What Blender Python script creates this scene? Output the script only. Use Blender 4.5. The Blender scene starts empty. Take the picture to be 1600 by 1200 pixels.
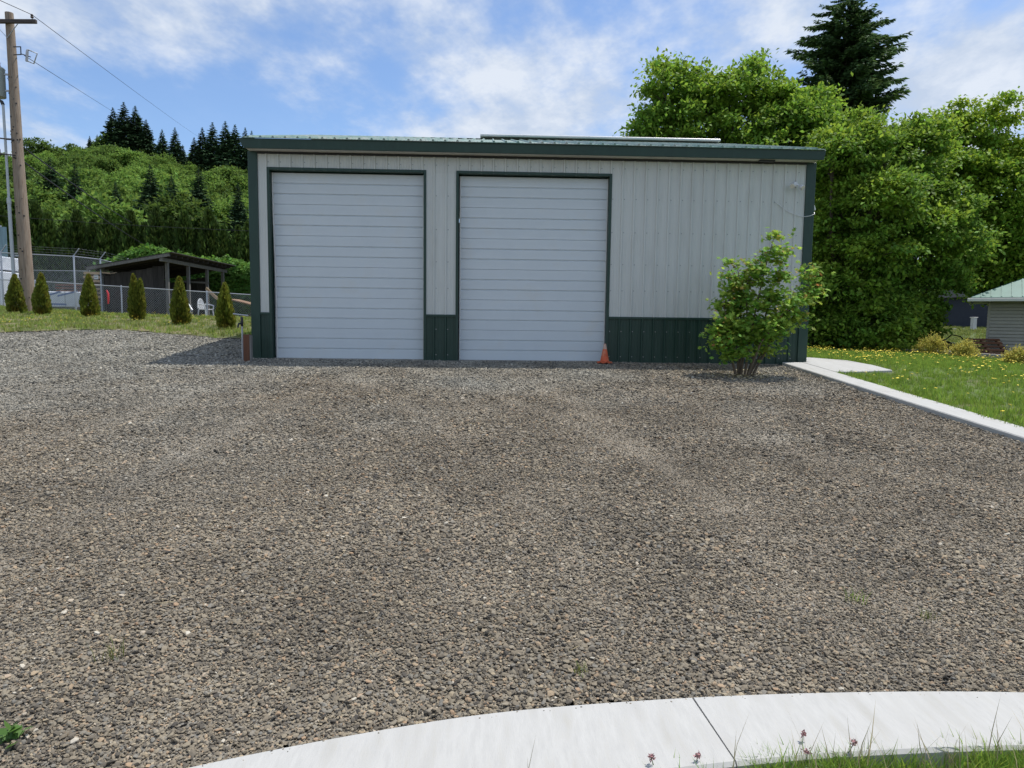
import bpy, bmesh, math, random
import numpy as np
from math import sin, cos, tan, atan, atan2, pi, radians, sqrt
from mathutils import Vector, Matrix

S = bpy.context.scene
COL = S.collection
rng = np.random.default_rng(7)
random.seed(7)

# ------------------------------------------------------------------ camera
ZC = 1.75
PITCH = atan(100 / 1090.0); YAW = radians(2.0); ROLL = 0.0125
fw = Vector((sin(YAW) * cos(PITCH), cos(YAW) * cos(PITCH), -sin(PITCH)))
r0 = Vector((cos(YAW), -sin(YAW), 0)); u0 = r0.cross(fw)
rr = r0 * cos(ROLL) + u0 * sin(ROLL); uu = -r0 * sin(ROLL) + u0 * cos(ROLL)
cd = bpy.data.cameras.new('camera'); cam = bpy.data.objects.new('camera', cd); COL.objects.link(cam)
cam.matrix_world = Matrix(((rr.x, uu.x, -fw.x, 0), (rr.y, uu.y, -fw.y, 0), (rr.z, uu.z, -fw.z, ZC), (0, 0, 0, 1)))
cd.sensor_width = 36; cd.lens = 36 * 1090 / 1600.0; cd.clip_start = 0.05; cd.clip_end = 3000
S.camera = cam

# ------------------------------------------------------------------ sun, sky, exposure
sd = Vector((1.55, 0.80, 4.2)).normalized()          # towards the sun
SUN_EL = math.asin(sd.z); SUN_AZ = atan2(sd.x, sd.y)
sl = bpy.data.lights.new('sun', 'SUN'); sl.energy = 4.3; sl.angle = radians(0.53); sl.color = (1.0, 0.955, 0.88)
so = bpy.data.objects.new('sun', sl); COL.objects.link(so)
so.rotation_euler = (-sd).to_track_quat('-Z', 'Y').to_euler(); so.location = (20, 10, 60)

W = bpy.data.worlds.new('World'); S.world = W; W.use_nodes = True
nt = W.node_tree; nt.nodes.clear()
def N(tree, t, **kw):
    n = tree.nodes.new(t)
    for k, v in kw.items():
        if k.startswith('i_'):
            key = k[2:]
            n.inputs[int(key) if key.isdigit() else key].default_value = v
        else: setattr(n, k, v)
    return n
def L(tree, a, b): tree.links.new(a, b)
wo = N(nt, 'ShaderNodeOutputWorld'); bg = N(nt, 'ShaderNodeBackground'); bg.inputs[1].default_value = 0.14
L(nt, bg.outputs[0], wo.inputs[0])
sky = N(nt, 'ShaderNodeTexSky', sky_type='NISHITA', sun_disc=False, sun_elevation=SUN_EL, sun_rotation=SUN_AZ, air_density=1.0, dust_density=0.6, ozone_density=1.6)
tc = N(nt, 'ShaderNodeTexCoord')
sep = N(nt, 'ShaderNodeSeparateXYZ'); L(nt, tc.outputs['Generated'], sep.inputs[0])
zz = N(nt, 'ShaderNodeMath', operation='MAXIMUM', i_1=0.0); L(nt, sep.outputs[2], zz.inputs[0])
za = N(nt, 'ShaderNodeMath', operation='ADD', i_1=0.22); L(nt, zz.outputs[0], za.inputs[0])
dx = N(nt, 'ShaderNodeMath', operation='DIVIDE'); L(nt, sep.outputs[0], dx.inputs[0]); L(nt, za.outputs[0], dx.inputs[1])
dy = N(nt, 'ShaderNodeMath', operation='DIVIDE'); L(nt, sep.outputs[1], dy.inputs[0]); L(nt, za.outputs[0], dy.inputs[1])
cmb = N(nt, 'ShaderNodeCombineXYZ'); L(nt, dx.outputs[0], cmb.inputs[0]); L(nt, dy.outputs[0], cmb.inputs[1])
mp = N(nt, 'ShaderNodeMapping'); mp.inputs['Location'].default_value = (7.7, 4.1, 0.4); mp.inputs['Rotation'].default_value = (0, 0, radians(120)); mp.inputs['Scale'].default_value = (1.0, 0.8, 1)
L(nt, cmb.outputs[0], mp.inputs[0])
n1 = N(nt, 'ShaderNodeTexNoise', i_Scale=1.55, i_Detail=6.0, i_Roughness=0.56); L(nt, mp.outputs[0], n1.inputs['Vector'])
n2 = N(nt, 'ShaderNodeTexNoise', i_Scale=5.5, i_Detail=5.0, i_Roughness=0.62); L(nt, mp.outputs[0], n2.inputs['Vector'])
mx = N(nt, 'ShaderNodeMath', operation='MULTIPLY_ADD', i_1=0.34); L(nt, n2.outputs[0], mx.inputs[0]); L(nt, n1.outputs[0], mx.inputs[2])
cr = N(nt, 'ShaderNodeValToRGB'); cr.color_ramp.interpolation = 'EASE'
cr.color_ramp.elements[0].position = 0.53; cr.color_ramp.elements[0].color = (0.06, 0.06, 0.06, 1)
cr.color_ramp.elements[1].position = 0.78; cr.color_ramp.elements[1].color = (0.93, 0.93, 0.93, 1)
L(nt, mx.outputs[0], cr.inputs[0])
mixc = N(nt, 'ShaderNodeMix', data_type='RGBA'); 
cbr = N(nt, 'ShaderNodeMix', data_type='RGBA'); cbr.inputs['A'].default_value = (4.1, 4.75, 5.8, 1); cbr.inputs['B'].default_value = (5.7, 6.1, 6.7, 1)
cmr = N(nt, 'ShaderNodeMapRange'); cmr.inputs[1].default_value = 0.4; cmr.inputs[2].default_value = 0.62; L(nt, n2.outputs[0], cmr.inputs[0]); L(nt, cmr.outputs[0], cbr.inputs['Factor']); L(nt, cbr.outputs['Result'], mixc.inputs['B'])
tint = N(nt, 'ShaderNodeMix', data_type='RGBA', blend_type='MULTIPLY'); tint.inputs['Factor'].default_value = 1.0; tint.inputs['B'].default_value = (0.90, 1.03, 1.20, 1)
L(nt, sky.outputs[0], tint.inputs['A']); L(nt, tint.outputs['Result'], mixc.inputs['A']); L(nt, cr.outputs[0], mixc.inputs['Factor'])
L(nt, mixc.outputs['Result'], bg.inputs[0])

S.view_settings.view_transform = 'Standard'; S.view_settings.look = 'None'
S.view_settings.exposure = 0.0; S.view_settings.gamma = 1.0; S.view_settings.use_curve_mapping = False
S.render.engine = 'CYCLES'
S.cycles.max_bounces = 4; S.cycles.diffuse_bounces = 2; S.cycles.glossy_bounces = 2; S.cycles.transmission_bounces = 3
S.cycles.caustics_reflective = False; S.cycles.caustics_refractive = False; S.cycles.use_light_tree = False

# ------------------------------------------------------------------ materials
MATS = {}
def mat(name, col, rough=0.7, metal=0.0, var=0.0, vscale=3.0, col2=None, c2pos=(0.45, 0.62), c2scale=4.0, stretch=(1, 1, 1), bump=0.0, bscale=60.0, bdist=0.01,
        island=0.0, objrand=0.0, translucent=0.0, spec=0.5, ramp=None, coords='Object', huevar=0.0):
    """procedural material: base colour, a second colour in noise patches, value noise, relief, per-leaf and per-object variation"""
    m = bpy.data.materials.new(name); m.use_nodes = True; t = m.node_tree; t.nodes.clear()
    out = N(t, 'ShaderNodeOutputMaterial'); b = N(t, 'ShaderNodeBsdfPrincipled')
    b.inputs['Roughness'].default_value = rough; b.inputs['Metallic'].default_value = metal; b.inputs['Specular IOR Level'].default_value = spec
    tc = N(t, 'ShaderNodeTexCoord'); mp = N(t, 'ShaderNodeMapping'); mp.inputs['Scale'].default_value = stretch
    L(t, tc.outputs[coords], mp.inputs[0]); V = mp.outputs[0]
    rgb = N(t, 'ShaderNodeRGB'); rgb.outputs[0].default_value = (*col, 1); cur = rgb.outputs[0]
    if ramp:
        oi = N(t, 'ShaderNodeObjectInfo'); rp = N(t, 'ShaderNodeValToRGB'); rp.color_ramp.interpolation = 'LINEAR'
        els = rp.color_ramp.elements
        while len(els) < len(ramp): els.new(0.5)
        for e, (p, c) in zip(els, ramp): e.position = p; e.color = (*c, 1)
        L(t, oi.outputs['Random'], rp.inputs[0]); cur = rp.outputs[0]
    if col2:
        n = N(t, 'ShaderNodeTexNoise', i_Scale=c2scale, i_Detail=3.0, i_Roughness=0.6); L(t, V, n.inputs['Vector'])
        mr = N(t, 'ShaderNodeMapRange'); mr.inputs[1].default_value = c2pos[0]; mr.inputs[2].default_value = c2pos[1]; L(t, n.outputs[0], mr.inputs[0])
        mx = N(t, 'ShaderNodeMix', data_type='RGBA'); L(t, mr.outputs[0], mx.inputs['Factor']); L(t, cur, mx.inputs['A']); mx.inputs['B'].default_value = (*col2, 1); cur = mx.outputs['Result']
    def valmul(src, amt, cur):
        mr = N(t, 'ShaderNodeMapRange'); mr.inputs[3].default_value = 1 - amt; mr.inputs[4].default_value = 1 + amt; L(t, src, mr.inputs[0])
        hs = N(t, 'ShaderNodeHueSaturation'); L(t, cur, hs.inputs['Color']); L(t, mr.outputs[0], hs.inputs['Value'])
        return hs.outputs[0]
    if var:
        n = N(t, 'ShaderNodeTexNoise', i_Scale=vscale, i_Detail=3.5, i_Roughness=0.65); L(t, V, n.inputs['Vector'])
        mr0 = N(t, 'ShaderNodeMapRange'); mr0.inputs[1].default_value = 0.3; mr0.inputs[2].default_value = 0.7; L(t, n.outputs[0], mr0.inputs[0]); cur = valmul(mr0.outputs[0], var, cur)
    if island:
        g = N(t, 'ShaderNodeNewGeometry'); cur = valmul(g.outputs['Random Per Island'], island, cur)
        if huevar:
            hs = N(t, 'ShaderNodeHueSaturation'); mr = N(t, 'ShaderNodeMapRange'); mr.inputs[3].default_value = 0.5 - huevar; mr.inputs[4].default_value = 0.5 + huevar
            mm = N(t, 'ShaderNodeMath', operation='FRACT'); m2 = N(t, 'ShaderNodeMath', operation='MULTIPLY', i_1=17.31); L(t, g.outputs['Random Per Island'], m2.inputs[0]); L(t, m2.outputs[0], mm.inputs[0])
            L(t, mm.outputs[0], mr.inputs[0]); L(t, mr.outputs[0], hs.inputs['Hue']); L(t, cur, hs.inputs['Color']); cur = hs.outputs[0]
    if objrand:
        oi = N(t, 'ShaderNodeObjectInfo'); cur = valmul(oi.outputs['Random'], objrand, cur)
    L(t, cur, b.inputs['Base Color'])
    if bump:
        n = N(t, 'ShaderNodeTexNoise', i_Scale=bscale, i_Detail=2.5, i_Roughness=0.6); L(t, V, n.inputs['Vector'])
        bp = N(t, 'ShaderNodeBump', i_Strength=bump, i_Distance=bdist); L(t, n.outputs[0], bp.inputs['Height']); L(t, bp.outputs[0], b.inputs['Normal'])
    if translucent:
        tr = N(t, 'ShaderNodeBsdfTranslucent'); br = N(t, 'ShaderNodeHueSaturation'); br.inputs['Value'].default_value = 1.35; br.inputs['Hue'].default_value = 0.485
        L(t, cur, br.inputs['Color']); L(t, br.outputs[0], tr.inputs[0])
        ms = N(t, 'ShaderNodeMixShader'); ms.inputs[0].default_value = translucent; L(t, b.outputs[0], ms.inputs[1]); L(t, tr.outputs[0], ms.inputs[2]); L(t, ms.outputs[0], out.inputs[0])
    else: L(t, b.outputs[0], out.inputs[0])
    MATS[name] = m; return m

# painted steel, wood, ground
m_cream = mat('cream_steel', (0.57, 0.585, 0.555), 0.40, bump=0.10, bscale=2.0, bdist=0.03, var=0.025, vscale=1.2, col2=(0.50, 0.51, 0.475), c2pos=(0.5, 0.85), c2scale=2.2, stretch=(2.5, 2.5, 0.5), coords='Object', objrand=0.03)
m_green = mat('green_steel', (0.012, 0.042, 0.029), 0.45, var=0.12, vscale=2, col2=(0.022, 0.052, 0.038), c2pos=(0.55, 0.8), stretch=(2, 2, .6))
m_roof = mat('green_roof_steel', (0.16, 0.26, 0.205), 0.42, var=0.12, vscale=2, col2=(0.3, 0.33, 0.28), c2scale=1.5)
m_door = mat('white_door_steel', (0.61, 0.66, 0.69), 0.38, var=0.03, vscale=1.5, bump=0.12, bscale=2.2, bdist=0.03, col2=(0.58, 0.59, 0.57), c2pos=(0.55, 0.85), c2scale=1.5)
m_seal = mat('white_vinyl', (0.66, 0.66, 0.64), 0.5, var=0.08)
m_soffit = mat('soffit_white', (0.55, 0.54, 0.50), 0.5, var=0.06)
m_dark = mat('dark_void', (0.015, 0.015, 0.015), 0.8)
m_screw = mat('screw_steel', (0.30, 0.31, 0.31), 0.4, metal=0.6)
m_concrete = mat('broomed_concrete', (0.445, 0.44, 0.42), 0.85, var=0.07, vscale=6, bump=0.35, bscale=30, bdist=0.003, stretch=(7, 1.2, 1), col2=(0.375, 0.365, 0.335), c2pos=(0.5, 0.75), c2scale=3)
m_concrete2 = mat('old_concrete', (0.40, 0.39, 0.36), 0.9, var=0.15, vscale=6, bump=0.3, bscale=60, col2=(0.28, 0.27, 0.24))
m_soil = mat('soil_ground', (0.10, 0.085, 0.055), 0.95, var=0.3, vscale=4, col2=(0.085, 0.105, 0.03), c2pos=(0.42, 0.6), c2scale=0.35, bump=0.6, bscale=30)
m_lawnbase = mat('lawn_soil', (0.085, 0.125, 0.028), 0.95, var=0.35, vscale=6, col2=(0.10, 0.10, 0.035), c2pos=(0.5, 0.7), c2scale=0.8, bump=0.6, bscale=40)
m_drylawn = mat('dry_lawn_soil', (0.10, 0.115, 0.035), 0.95, var=0.3, vscale=8, col2=(0.20, 0.165, 0.085), c2pos=(0.42, 0.62), c2scale=0.7, bump=0.6, bscale=40)
m_wood_pole = mat('pole_wood', (0.30, 0.235, 0.18), 0.85, var=0.25, vscale=3, stretch=(8, 8, 0.5), col2=(0.20, 0.13, 0.085), c2pos=(0.5, 0.72), bump=0.5, bscale=12, bdist=0.01)
m_wood_old = mat('weathered_wood', (0.045, 0.040, 0.036), 0.9, var=0.35, vscale=3, stretch=(9, 9, 0.7), objrand=0.35, bump=0.4, bscale=12)
m_wood_grey = mat('grey_wood', (0.19, 0.18, 0.165), 0.9, var=0.25, vscale=3, stretch=(5, 5, 1), objrand=0.2)
m_wood_brown = mat('stained_wood', (0.125, 0.052, 0.026), 0.8, var=0.2, vscale=4, stretch=(6, 6, 0.6), objrand=0.15)
m_wood_pallet = mat('pallet_wood', (0.22, 0.13, 0.07), 0.85, var=0.25, vscale=5, objrand=0.3)
m_lumber = mat('lumber', (0.38, 0.27, 0.16), 0.8, var=0.2, vscale=4, objrand=0.25)
m_redwood = mat('red_lumber', (0.24, 0.10, 0.06), 0.8, var=0.2, vscale=4, objrand=0.25)
m_galv = mat('galvanised_steel', (0.42, 0.44, 0.46), 0.42, metal=0.55, var=0.1)
m_pvc = mat('conduit_grey', (0.50, 0.53, 0.56), 0.5, var=0.05)
m_wire = mat('black_cable', (0.018, 0.018, 0.02), 0.6)
m_iron = mat('black_iron', (0.02, 0.02, 0.022), 0.5)
m_transf = mat('transformer_grey', (0.36, 0.40, 0.40), 0.45, var=0.06)
m_porc = mat('porcelain', (0.5, 0.5, 0.52), 0.25)
m_xarm = mat('crossarm_wood', (0.075, 0.06, 0.055), 0.9, var=0.3, stretch=(1, 8, 8), vscale=4)
m_cone = mat('orange_plastic', (0.62, 0.105, 0.03), 0.5, var=0.2, vscale=9, col2=(0.50, 0.27, 0.17), c2pos=(0.5, 0.7), c2scale=10)
m_conedirt = mat('faded_cone_tip', (0.50, 0.33, 0.25), 0.6, var=0.2, vscale=12)
m_red = mat('red_plastic', (0.6, 0.05, 0.06), 0.4)
m_white = mat('white_plastic', (0.66, 0.67, 0.68), 0.35, var=0.04)
m_lens = mat('lamp_lens', (0.62, 0.58, 0.52), 0.2)
m_wrap = mat('white_wrap', (0.68, 0.71, 0.76), 0.35, var=0.08, vscale=3, bump=0.5, bscale=6, bdist=0.03)
m_print = mat('navy_print', (0.03, 0.035, 0.16), 0.5)
m_wrapblue = mat('blue_print', (0.13, 0.2, 0.42), 0.45, var=0.2)
m_teal = mat('teal_sheeting', (0.16, 0.25, 0.28), 0.35, var=0.3, vscale=2, stretch=(4, 4, 0.3), objrand=0.2)
m_siding = mat('beige_siding', (0.30, 0.29, 0.255), 0.6, var=0.05, objrand=0.04)
m_trimw = mat('white_trim', (0.62, 0.62, 0.60), 0.5, var=0.05)
m_roofteal = mat('teal_roof_steel', (0.105, 0.215, 0.185), 0.4, var=0.1, vscale=2)
m_bluehouse = mat('blue_siding', (0.03, 0.038, 0.06), 0.6, var=0.1)
m_glass = mat('window_glass', (0.05, 0.06, 0.07), 0.08)
m_stoneedge = mat('edging_block', (0.30, 0.29, 0.265), 0.9, var=0.2, vscale=6, bump=0.5, bscale=30, objrand=0.12)
m_fabric = mat('black_tarp', (0.012, 0.012, 0.014), 0.5, bump=0.4, bscale=8, bdist=.05)
m_asphalt = mat('asphalt', (0.16, 0.16, 0.16), 0.9, var=0.1)
m_bark = mat('bark', (0.10, 0.08, 0.06), 0.9, var=0.3, vscale=6, stretch=(4, 4, 1), bump=0.6, bscale=25)
m_twig = mat('twig_bark', (0.14, 0.105, 0.07), 0.85, var=0.25, vscale=10)
# foliage
m_leafA = mat('leaf_green', (0.155, 0.285, 0.038), 0.6, spec=0.2, island=0.45, huevar=0.018, translucent=0.42, col2=(0.21, 0.345, 0.04), c2scale=0.5, c2pos=(0.4, 0.65))
m_leafB = mat('leaf_deep_green', (0.135, 0.255, 0.036), 0.6, spec=0.2, island=0.45, huevar=0.018, translucent=0.42, col2=(0.225, 0.345, 0.04), c2scale=0.6, c2pos=(0.4, 0.65))
m_leafC = mat('leaf_yellow_green', (0.185, 0.315, 0.034), 0.6, spec=0.2, island=0.4, huevar=0.02, translucent=0.42, col2=(0.245, 0.36, 0.036), c2scale=0.6, c2pos=(0.45, 0.65))
m_needle = mat('needle_dark', (0.078, 0.150, 0.055), 0.6, spec=0.2, island=0.45, huevar=0.015, translucent=0.25, col2=(0.10, 0.18, 0.052), c2scale=0.8)
m_needlefar = mat('needle_far', (0.072, 0.135, 0.062), 0.6, spec=0.2, island=0.4, huevar=0.015, translucent=0.1, objrand=0.25)
m_arbor = mat('arborvitae_green', (0.185, 0.225, 0.036), 0.6, spec=0.2, island=0.5, huevar=0.02, translucent=0.4, col2=(0.27, 0.19, 0.04), c2scale=1.6, c2pos=(0.5, 0.72), objrand=0.15)
m_hedge = mat('hedge_green', (0.066, 0.112, 0.022), 0.6, spec=0.2, island=0.5, huevar=0.02, translucent=0.15, objrand=0.22)
m_bramble = mat('bramble_green', (0.10, 0.215, 0.032), 0.6, spec=0.2, island=0.4, huevar=0.015, translucent=0.35)
m_maple = mat('maple_leaf', (0.21, 0.37, 0.055), 0.55, spec=0.25, island=0.4, huevar=0.03, translucent=0.5, col2=(0.28, 0.38, 0.055), c2scale=2.2, c2pos=(0.48, 0.66))
m_mapletip = mat('maple_new_leaf', (0.42, 0.27, 0.07), 0.55, spec=0.25, island=0.35, huevar=0.035, translucent=0.35)
m_gold = mat('golden_leaf', (0.50, 0.45, 0.10), 0.6, spec=0.2, island=0.35, huevar=0.015, translucent=0.4, col2=(0.28, 0.31, 0.05), c2scale=6, c2pos=(0.45, 0.65))
m_wood_far = mat('woodland_leaf', (0.118, 0.205, 0.040), 0.7, spec=0.15, island=0.4, huevar=0.015, translucent=0.4, objrand=0.42)
m_grass = mat('grass_blade', (0.16, 0.255, 0.04), 0.6, spec=0.2, island=0.4, huevar=0.02, translucent=0.45, objrand=0.3)
m_grassdry = mat('dry_grass_blade', (0.185, 0.225, 0.055), 0.6, spec=0.25, island=0.4, huevar=0.03, translucent=0.3, objrand=0.4)
m_straw = mat('straw', (0.42, 0.34, 0.19), 0.7, island=0.2, objrand=0.2)
m_yellow = mat('dandelion_yellow', (0.80, 0.62, 0.03), 0.6, objrand=0.15)
m_pink = mat('clover_pink', (0.42, 0.22, 0.22), 0.7, island=0.2)
m_weed = mat('weed_green', (0.10, 0.20, 0.04), 0.5, island=0.3, translucent=0.3)

def gravel_material(name, sheet):
    """crushed rock: stones in several rock colours; greyer, paler rock was spread near the building and on the left"""
    m = bpy.data.materials.new(name); m.use_nodes = True; t = m.node_tree; t.nodes.clear()
    out = N(t, 'ShaderNodeOutputMaterial'); b = N(t, 'ShaderNodeBsdfPrincipled'); b.inputs['Roughness'].default_value = 0.85; b.inputs['Specular IOR Level'].default_value = 0.3
    geo = N(t, 'ShaderNodeNewGeometry'); oi = N(t, 'ShaderNodeObjectInfo')
    pos = geo.outputs['Position'] if sheet else oi.outputs['Location']
    def ramp(src, els):
        r = N(t, 'ShaderNodeValToRGB'); e = r.color_ramp.elements
        while len(e) < len(els): e.new(0.5)
        for q, (p, c) in zip(e, els): q.position = p; q.color = (*c, 1)
        L(t, src, r.inputs[0]); return r.outputs[0]
    if sheet:
        vo = N(t, 'ShaderNodeTexVoronoi', i_Scale=85.0); L(t, pos, vo.inputs['Vector'])
        sp = N(t, 'ShaderNodeSeparateColor'); L(t, vo.outputs['Color'], sp.inputs[0]); rnd = sp.outputs[0]
    else: rnd = oi.outputs['Random']
    brown = ramp(rnd, [(0.0, (0.060, 0.055, 0.050)), (0.20, (0.145, 0.128, 0.105)), (0.42, (0.228, 0.194, 0.148)), (0.64, (0.280, 0.242, 0.184)), (0.78, (0.205, 0.197, 0.180)), (0.91, (0.375, 0.315, 0.225)), (0.985, (0.36, 0.25, 0.165)), (0.9985, (0.55, 0.52, 0.45))])
    grey = ramp(rnd, [(0.0, (0.10, 0.099, 0.093)), (0.25, (0.205, 0.201, 0.182)), (0.5, (0.295, 0.287, 0.258)), (0.75, (0.36, 0.35, 0.312)), (0.9, (0.345, 0.31, 0.25)), (0.996, (0.56, 0.545, 0.49))])
    sx = N(t, 'ShaderNodeSeparateXYZ'); L(t, pos, sx.inputs[0])
    nz = N(t, 'ShaderNodeTexNoise', i_Scale=0.45, i_Detail=3.0, i_Roughness=0.6); L(t, pos, nz.inputs['Vector'])
    # factor: more grey rock with distance from the road and to the left
    a1 = N(t, 'ShaderNodeMath', operation='MULTIPLY_ADD', i_1=-0.06, i_2=0.0); L(t, sx.outputs[0], a1.inputs[0])
    a2 = N(t, 'ShaderNodeMath', operation='MULTIPLY_ADD', i_1=0.15); L(t, sx.outputs[1], a2.inputs[0]); L(t, a1.outputs[0], a2.inputs[2])
    a3 = N(t, 'ShaderNodeMath', operation='MULTIPLY_ADD', i_1=3.2); L(t, nz.outputs[0], a3.inputs[0]); L(t, a2.outputs[0], a3.inputs[2])
    mr = N(t, 'ShaderNodeMapRange'); mr.inputs[1].default_value = 2.75; mr.inputs[2].default_value = 4.0; L(t, a3.outputs[0], mr.inputs[0])
    mx = N(t, 'ShaderNodeMix', data_type='RGBA'); L(t, mr.outputs[0], mx.inputs['Factor']); L(t, brown, mx.inputs['A']); L(t, grey, mx.inputs['B'])
    n2 = N(t, 'ShaderNodeTexNoise', i_Scale=1.3, i_Detail=3.0); L(t, pos, n2.inputs['Vector'])
    v = N(t, 'ShaderNodeMapRange'); v.inputs[1].default_value = 0.3; v.inputs[2].default_value = 0.7; v.inputs[3].default_value = 0.72; v.inputs[4].default_value = 1.06; L(t, n2.outputs[0], v.inputs[0])
    hs = N(t, 'ShaderNodeHueSaturation'); L(t, mx.outputs['Result'], hs.inputs['Color']); L(t, v.outputs[0], hs.inputs['Value'])
    olv = N(t, 'ShaderNodeMix', data_type='RGBA', blend_type='MULTIPLY'); olv.inputs['Factor'].default_value = 1.0; olv.inputs['B'].default_value = (1.012, 0.993, 0.945, 1); L(t, hs.outputs[0], olv.inputs['A'])
    L(t, olv.outputs['Result'], b.inputs['Base Color'])
    if sheet:
        dz = N(t, 'ShaderNodeBump', i_Strength=0.7, i_Distance=0.006); dz.invert = True; L(t, vo.outputs['Distance'], dz.inputs['Height']); L(t, dz.outputs[0], b.inputs['Normal'])
        hs.inputs['Saturation'].default_value = 0.9
    else:
        nb = N(t, 'ShaderNodeTexNoise', i_Scale=90.0, i_Detail=1.0); L(t, geo.outputs['Position'], nb.inputs['Vector'])
        bp = N(t, 'ShaderNodeBump', i_Strength=0.35, i_Distance=0.003); L(t, nb.outputs[0], bp.inputs['Height']); L(t, bp.outputs[0], b.inputs['Normal'])
    L(t, b.outputs[0], out.inputs[0]); return m
m_gravel_sheet = gravel_material('gravel_bed', True); m_gravel = gravel_material('gravel_stone', False)

# ------------------------------------------------------------------ helpers
def tag(o, label=None, cat=None, group=None, kind=None):
    if label: o['label'] = label
    if cat: o['category'] = cat
    if group: o['group'] = group
    if kind: o['kind'] = kind
    return o
def empty(name, loc, label=None, cat=None, group=None, rz=0.0):
    o = bpy.data.objects.new(name, None); COL.objects.link(o); o.location = loc; o.rotation_euler = (0, 0, rz); o.empty_display_size = 0.2
    return tag(o, label, cat, group)
def mesh_np(name, V, Fq, m, smooth=False):
    """V (n,3); Fq (k,3) or (k,4) int array of equal-sized faces"""
    V = np.asarray(V, np.float32); Fq = np.asarray(Fq, np.int32); k, c = Fq.shape
    me = bpy.data.meshes.new(name); me.vertices.add(len(V)); me.vertices.foreach_set('co', V.ravel())
    me.loops.add(k * c); me.loops.foreach_set('vertex_index', Fq.ravel())
    me.polygons.add(k); me.polygons.foreach_set('loop_start', np.arange(0, k * c, c, dtype=np.int32)); me.polygons.foreach_set('loop_total', np.full(k, c, np.int32))
    if smooth: me.polygons.foreach_set('use_smooth', np.ones(k, bool))
    me.materials.append(m); me.update(); me.validate(); return me
def link(name, me, parent=None, loc=None):
    o = bpy.data.objects.new(name, me); COL.objects.link(o)
    if parent is not None: o.parent = parent
    if loc is not None: o.location = loc
    return o
class MB:
    """collects boxes, bars, tubes and prisms and links them as ONE mesh object"""
    def __init__(s): s.v = []; s.f = []
    def add(s, vs, fs):
        o = len(s.v); s.v += [tuple(p) for p in vs]; s.f += [tuple(i + o for i in f) for f in fs]; return s
    def box(s, x0, x1, y0, y1, z0, z1, M=None):
        vs = [(x0, y0, z0), (x1, y0, z0), (x1, y1, z0), (x0, y1, z0), (x0, y0, z1), (x1, y0, z1), (x1, y1, z1), (x0, y1, z1)]
        if M is not None: vs = [M @ Vector(p) for p in vs]
        return s.add(vs, [(0, 3, 2, 1), (4, 5, 6, 7), (0, 1, 5, 4), (1, 2, 6, 5), (2, 3, 7, 6), (3, 0, 4, 7)])
    def bar(s, a, b, w, h, up=(0, 0, 1)):
        a = Vector(a); b = Vector(b); d = b - a; l = d.length; d.normalize(); up = Vector(up)
        if abs(d.dot(up)) > 0.98: up = Vector((0, 1, 0))
        x = d.cross(up).normalized(); z = x.cross(d)
        M = Matrix(((x.x, d.x, z.x, a.x), (x.y, d.y, z.y, a.y), (x.z, d.z, z.z, a.z), (0, 0, 0, 1)))
        return s.box(-w / 2, w / 2, 0, l, -h / 2, h / 2, M)
    def tube(s, pts, rad, n=8, cap=True):
        pts = [Vector(p) for p in pts]; rad = rad if hasattr(rad, '__len__') else [rad] * len(pts)
        o = len(s.v); prev = None
        for i, p in enumerate(pts):
            d = (pts[min(i + 1, len(pts) - 1)] - pts[max(i - 1, 0)]).normalized()
            ref = Vector((1, 0, 0)) if abs(d.x) < 0.9 else Vector((0, 1, 0))
            if prev is not None and (prev - d * prev.dot(d)).length > 1e-4: x = (prev - d * prev.dot(d)).normalized()
            else: x = d.cross(ref).normalized()
            prev = x; y = d.cross(x)
            for k in range(n): s.v.append(tuple(p + (x * cos(2 * pi * k / n) + y * sin(2 * pi * k / n)) * rad[i]))
        for i in range(len(pts) - 1):
            for k in range(n): s.f.append((o + i * n + k, o + i * n + (k + 1) % n, o + (i + 1) * n + (k + 1) % n, o + (i + 1) * n + k))
        if cap: s.f.append(tuple(o + k for k in range(n))[::-1]); s.f.append(tuple(o + (len(pts) - 1) * n + k for k in range(n)))
        return s
    def prism(s, poly, z0, z1):
        """poly: xy list counter-clockwise; z0, z1 numbers or per-vertex lists"""
        n = len(poly); a = z0 if hasattr(z0, '__len__') else [z0] * n; b = z1 if hasattr(z1, '__len__') else [z1] * n
        vs = [(p[0], p[1], a[i]) for i, p in enumerate(poly)] + [(p[0], p[1], b[i]) for i, p in enumerate(poly)]
        return s.add(vs, [tuple(range(n))[::-1], tuple(range(n, 2 * n))] + [(i, (i + 1) % n, n + (i + 1) % n, n + i) for i in range(n)])
    def mesh(s, name, m, smooth=False, bevel=0.0):
        me = bpy.data.meshes.new(name); me.from_pydata(s.v, [], s.f); me.materials.append(m)
        if bevel:
            bm = bmesh.new(); bm.from_mesh(me); bmesh.ops.bevel(bm, geom=bm.edges[:], offset=bevel, segments=1, affect='EDGES', clamp_overlap=True); bm.to_mesh(me); bm.free()
        if smooth:
            me.polygons.foreach_set('use_smooth', [True] * len(me.polygons))
            me.set_sharp_from_angle(angle=radians(50))
        me.update(); return me
    def build(s, name, m, parent=None, smooth=False, bevel=0.0, loc=None): return link(name, s.mesh(name, m, smooth, bevel), parent, loc)

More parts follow.
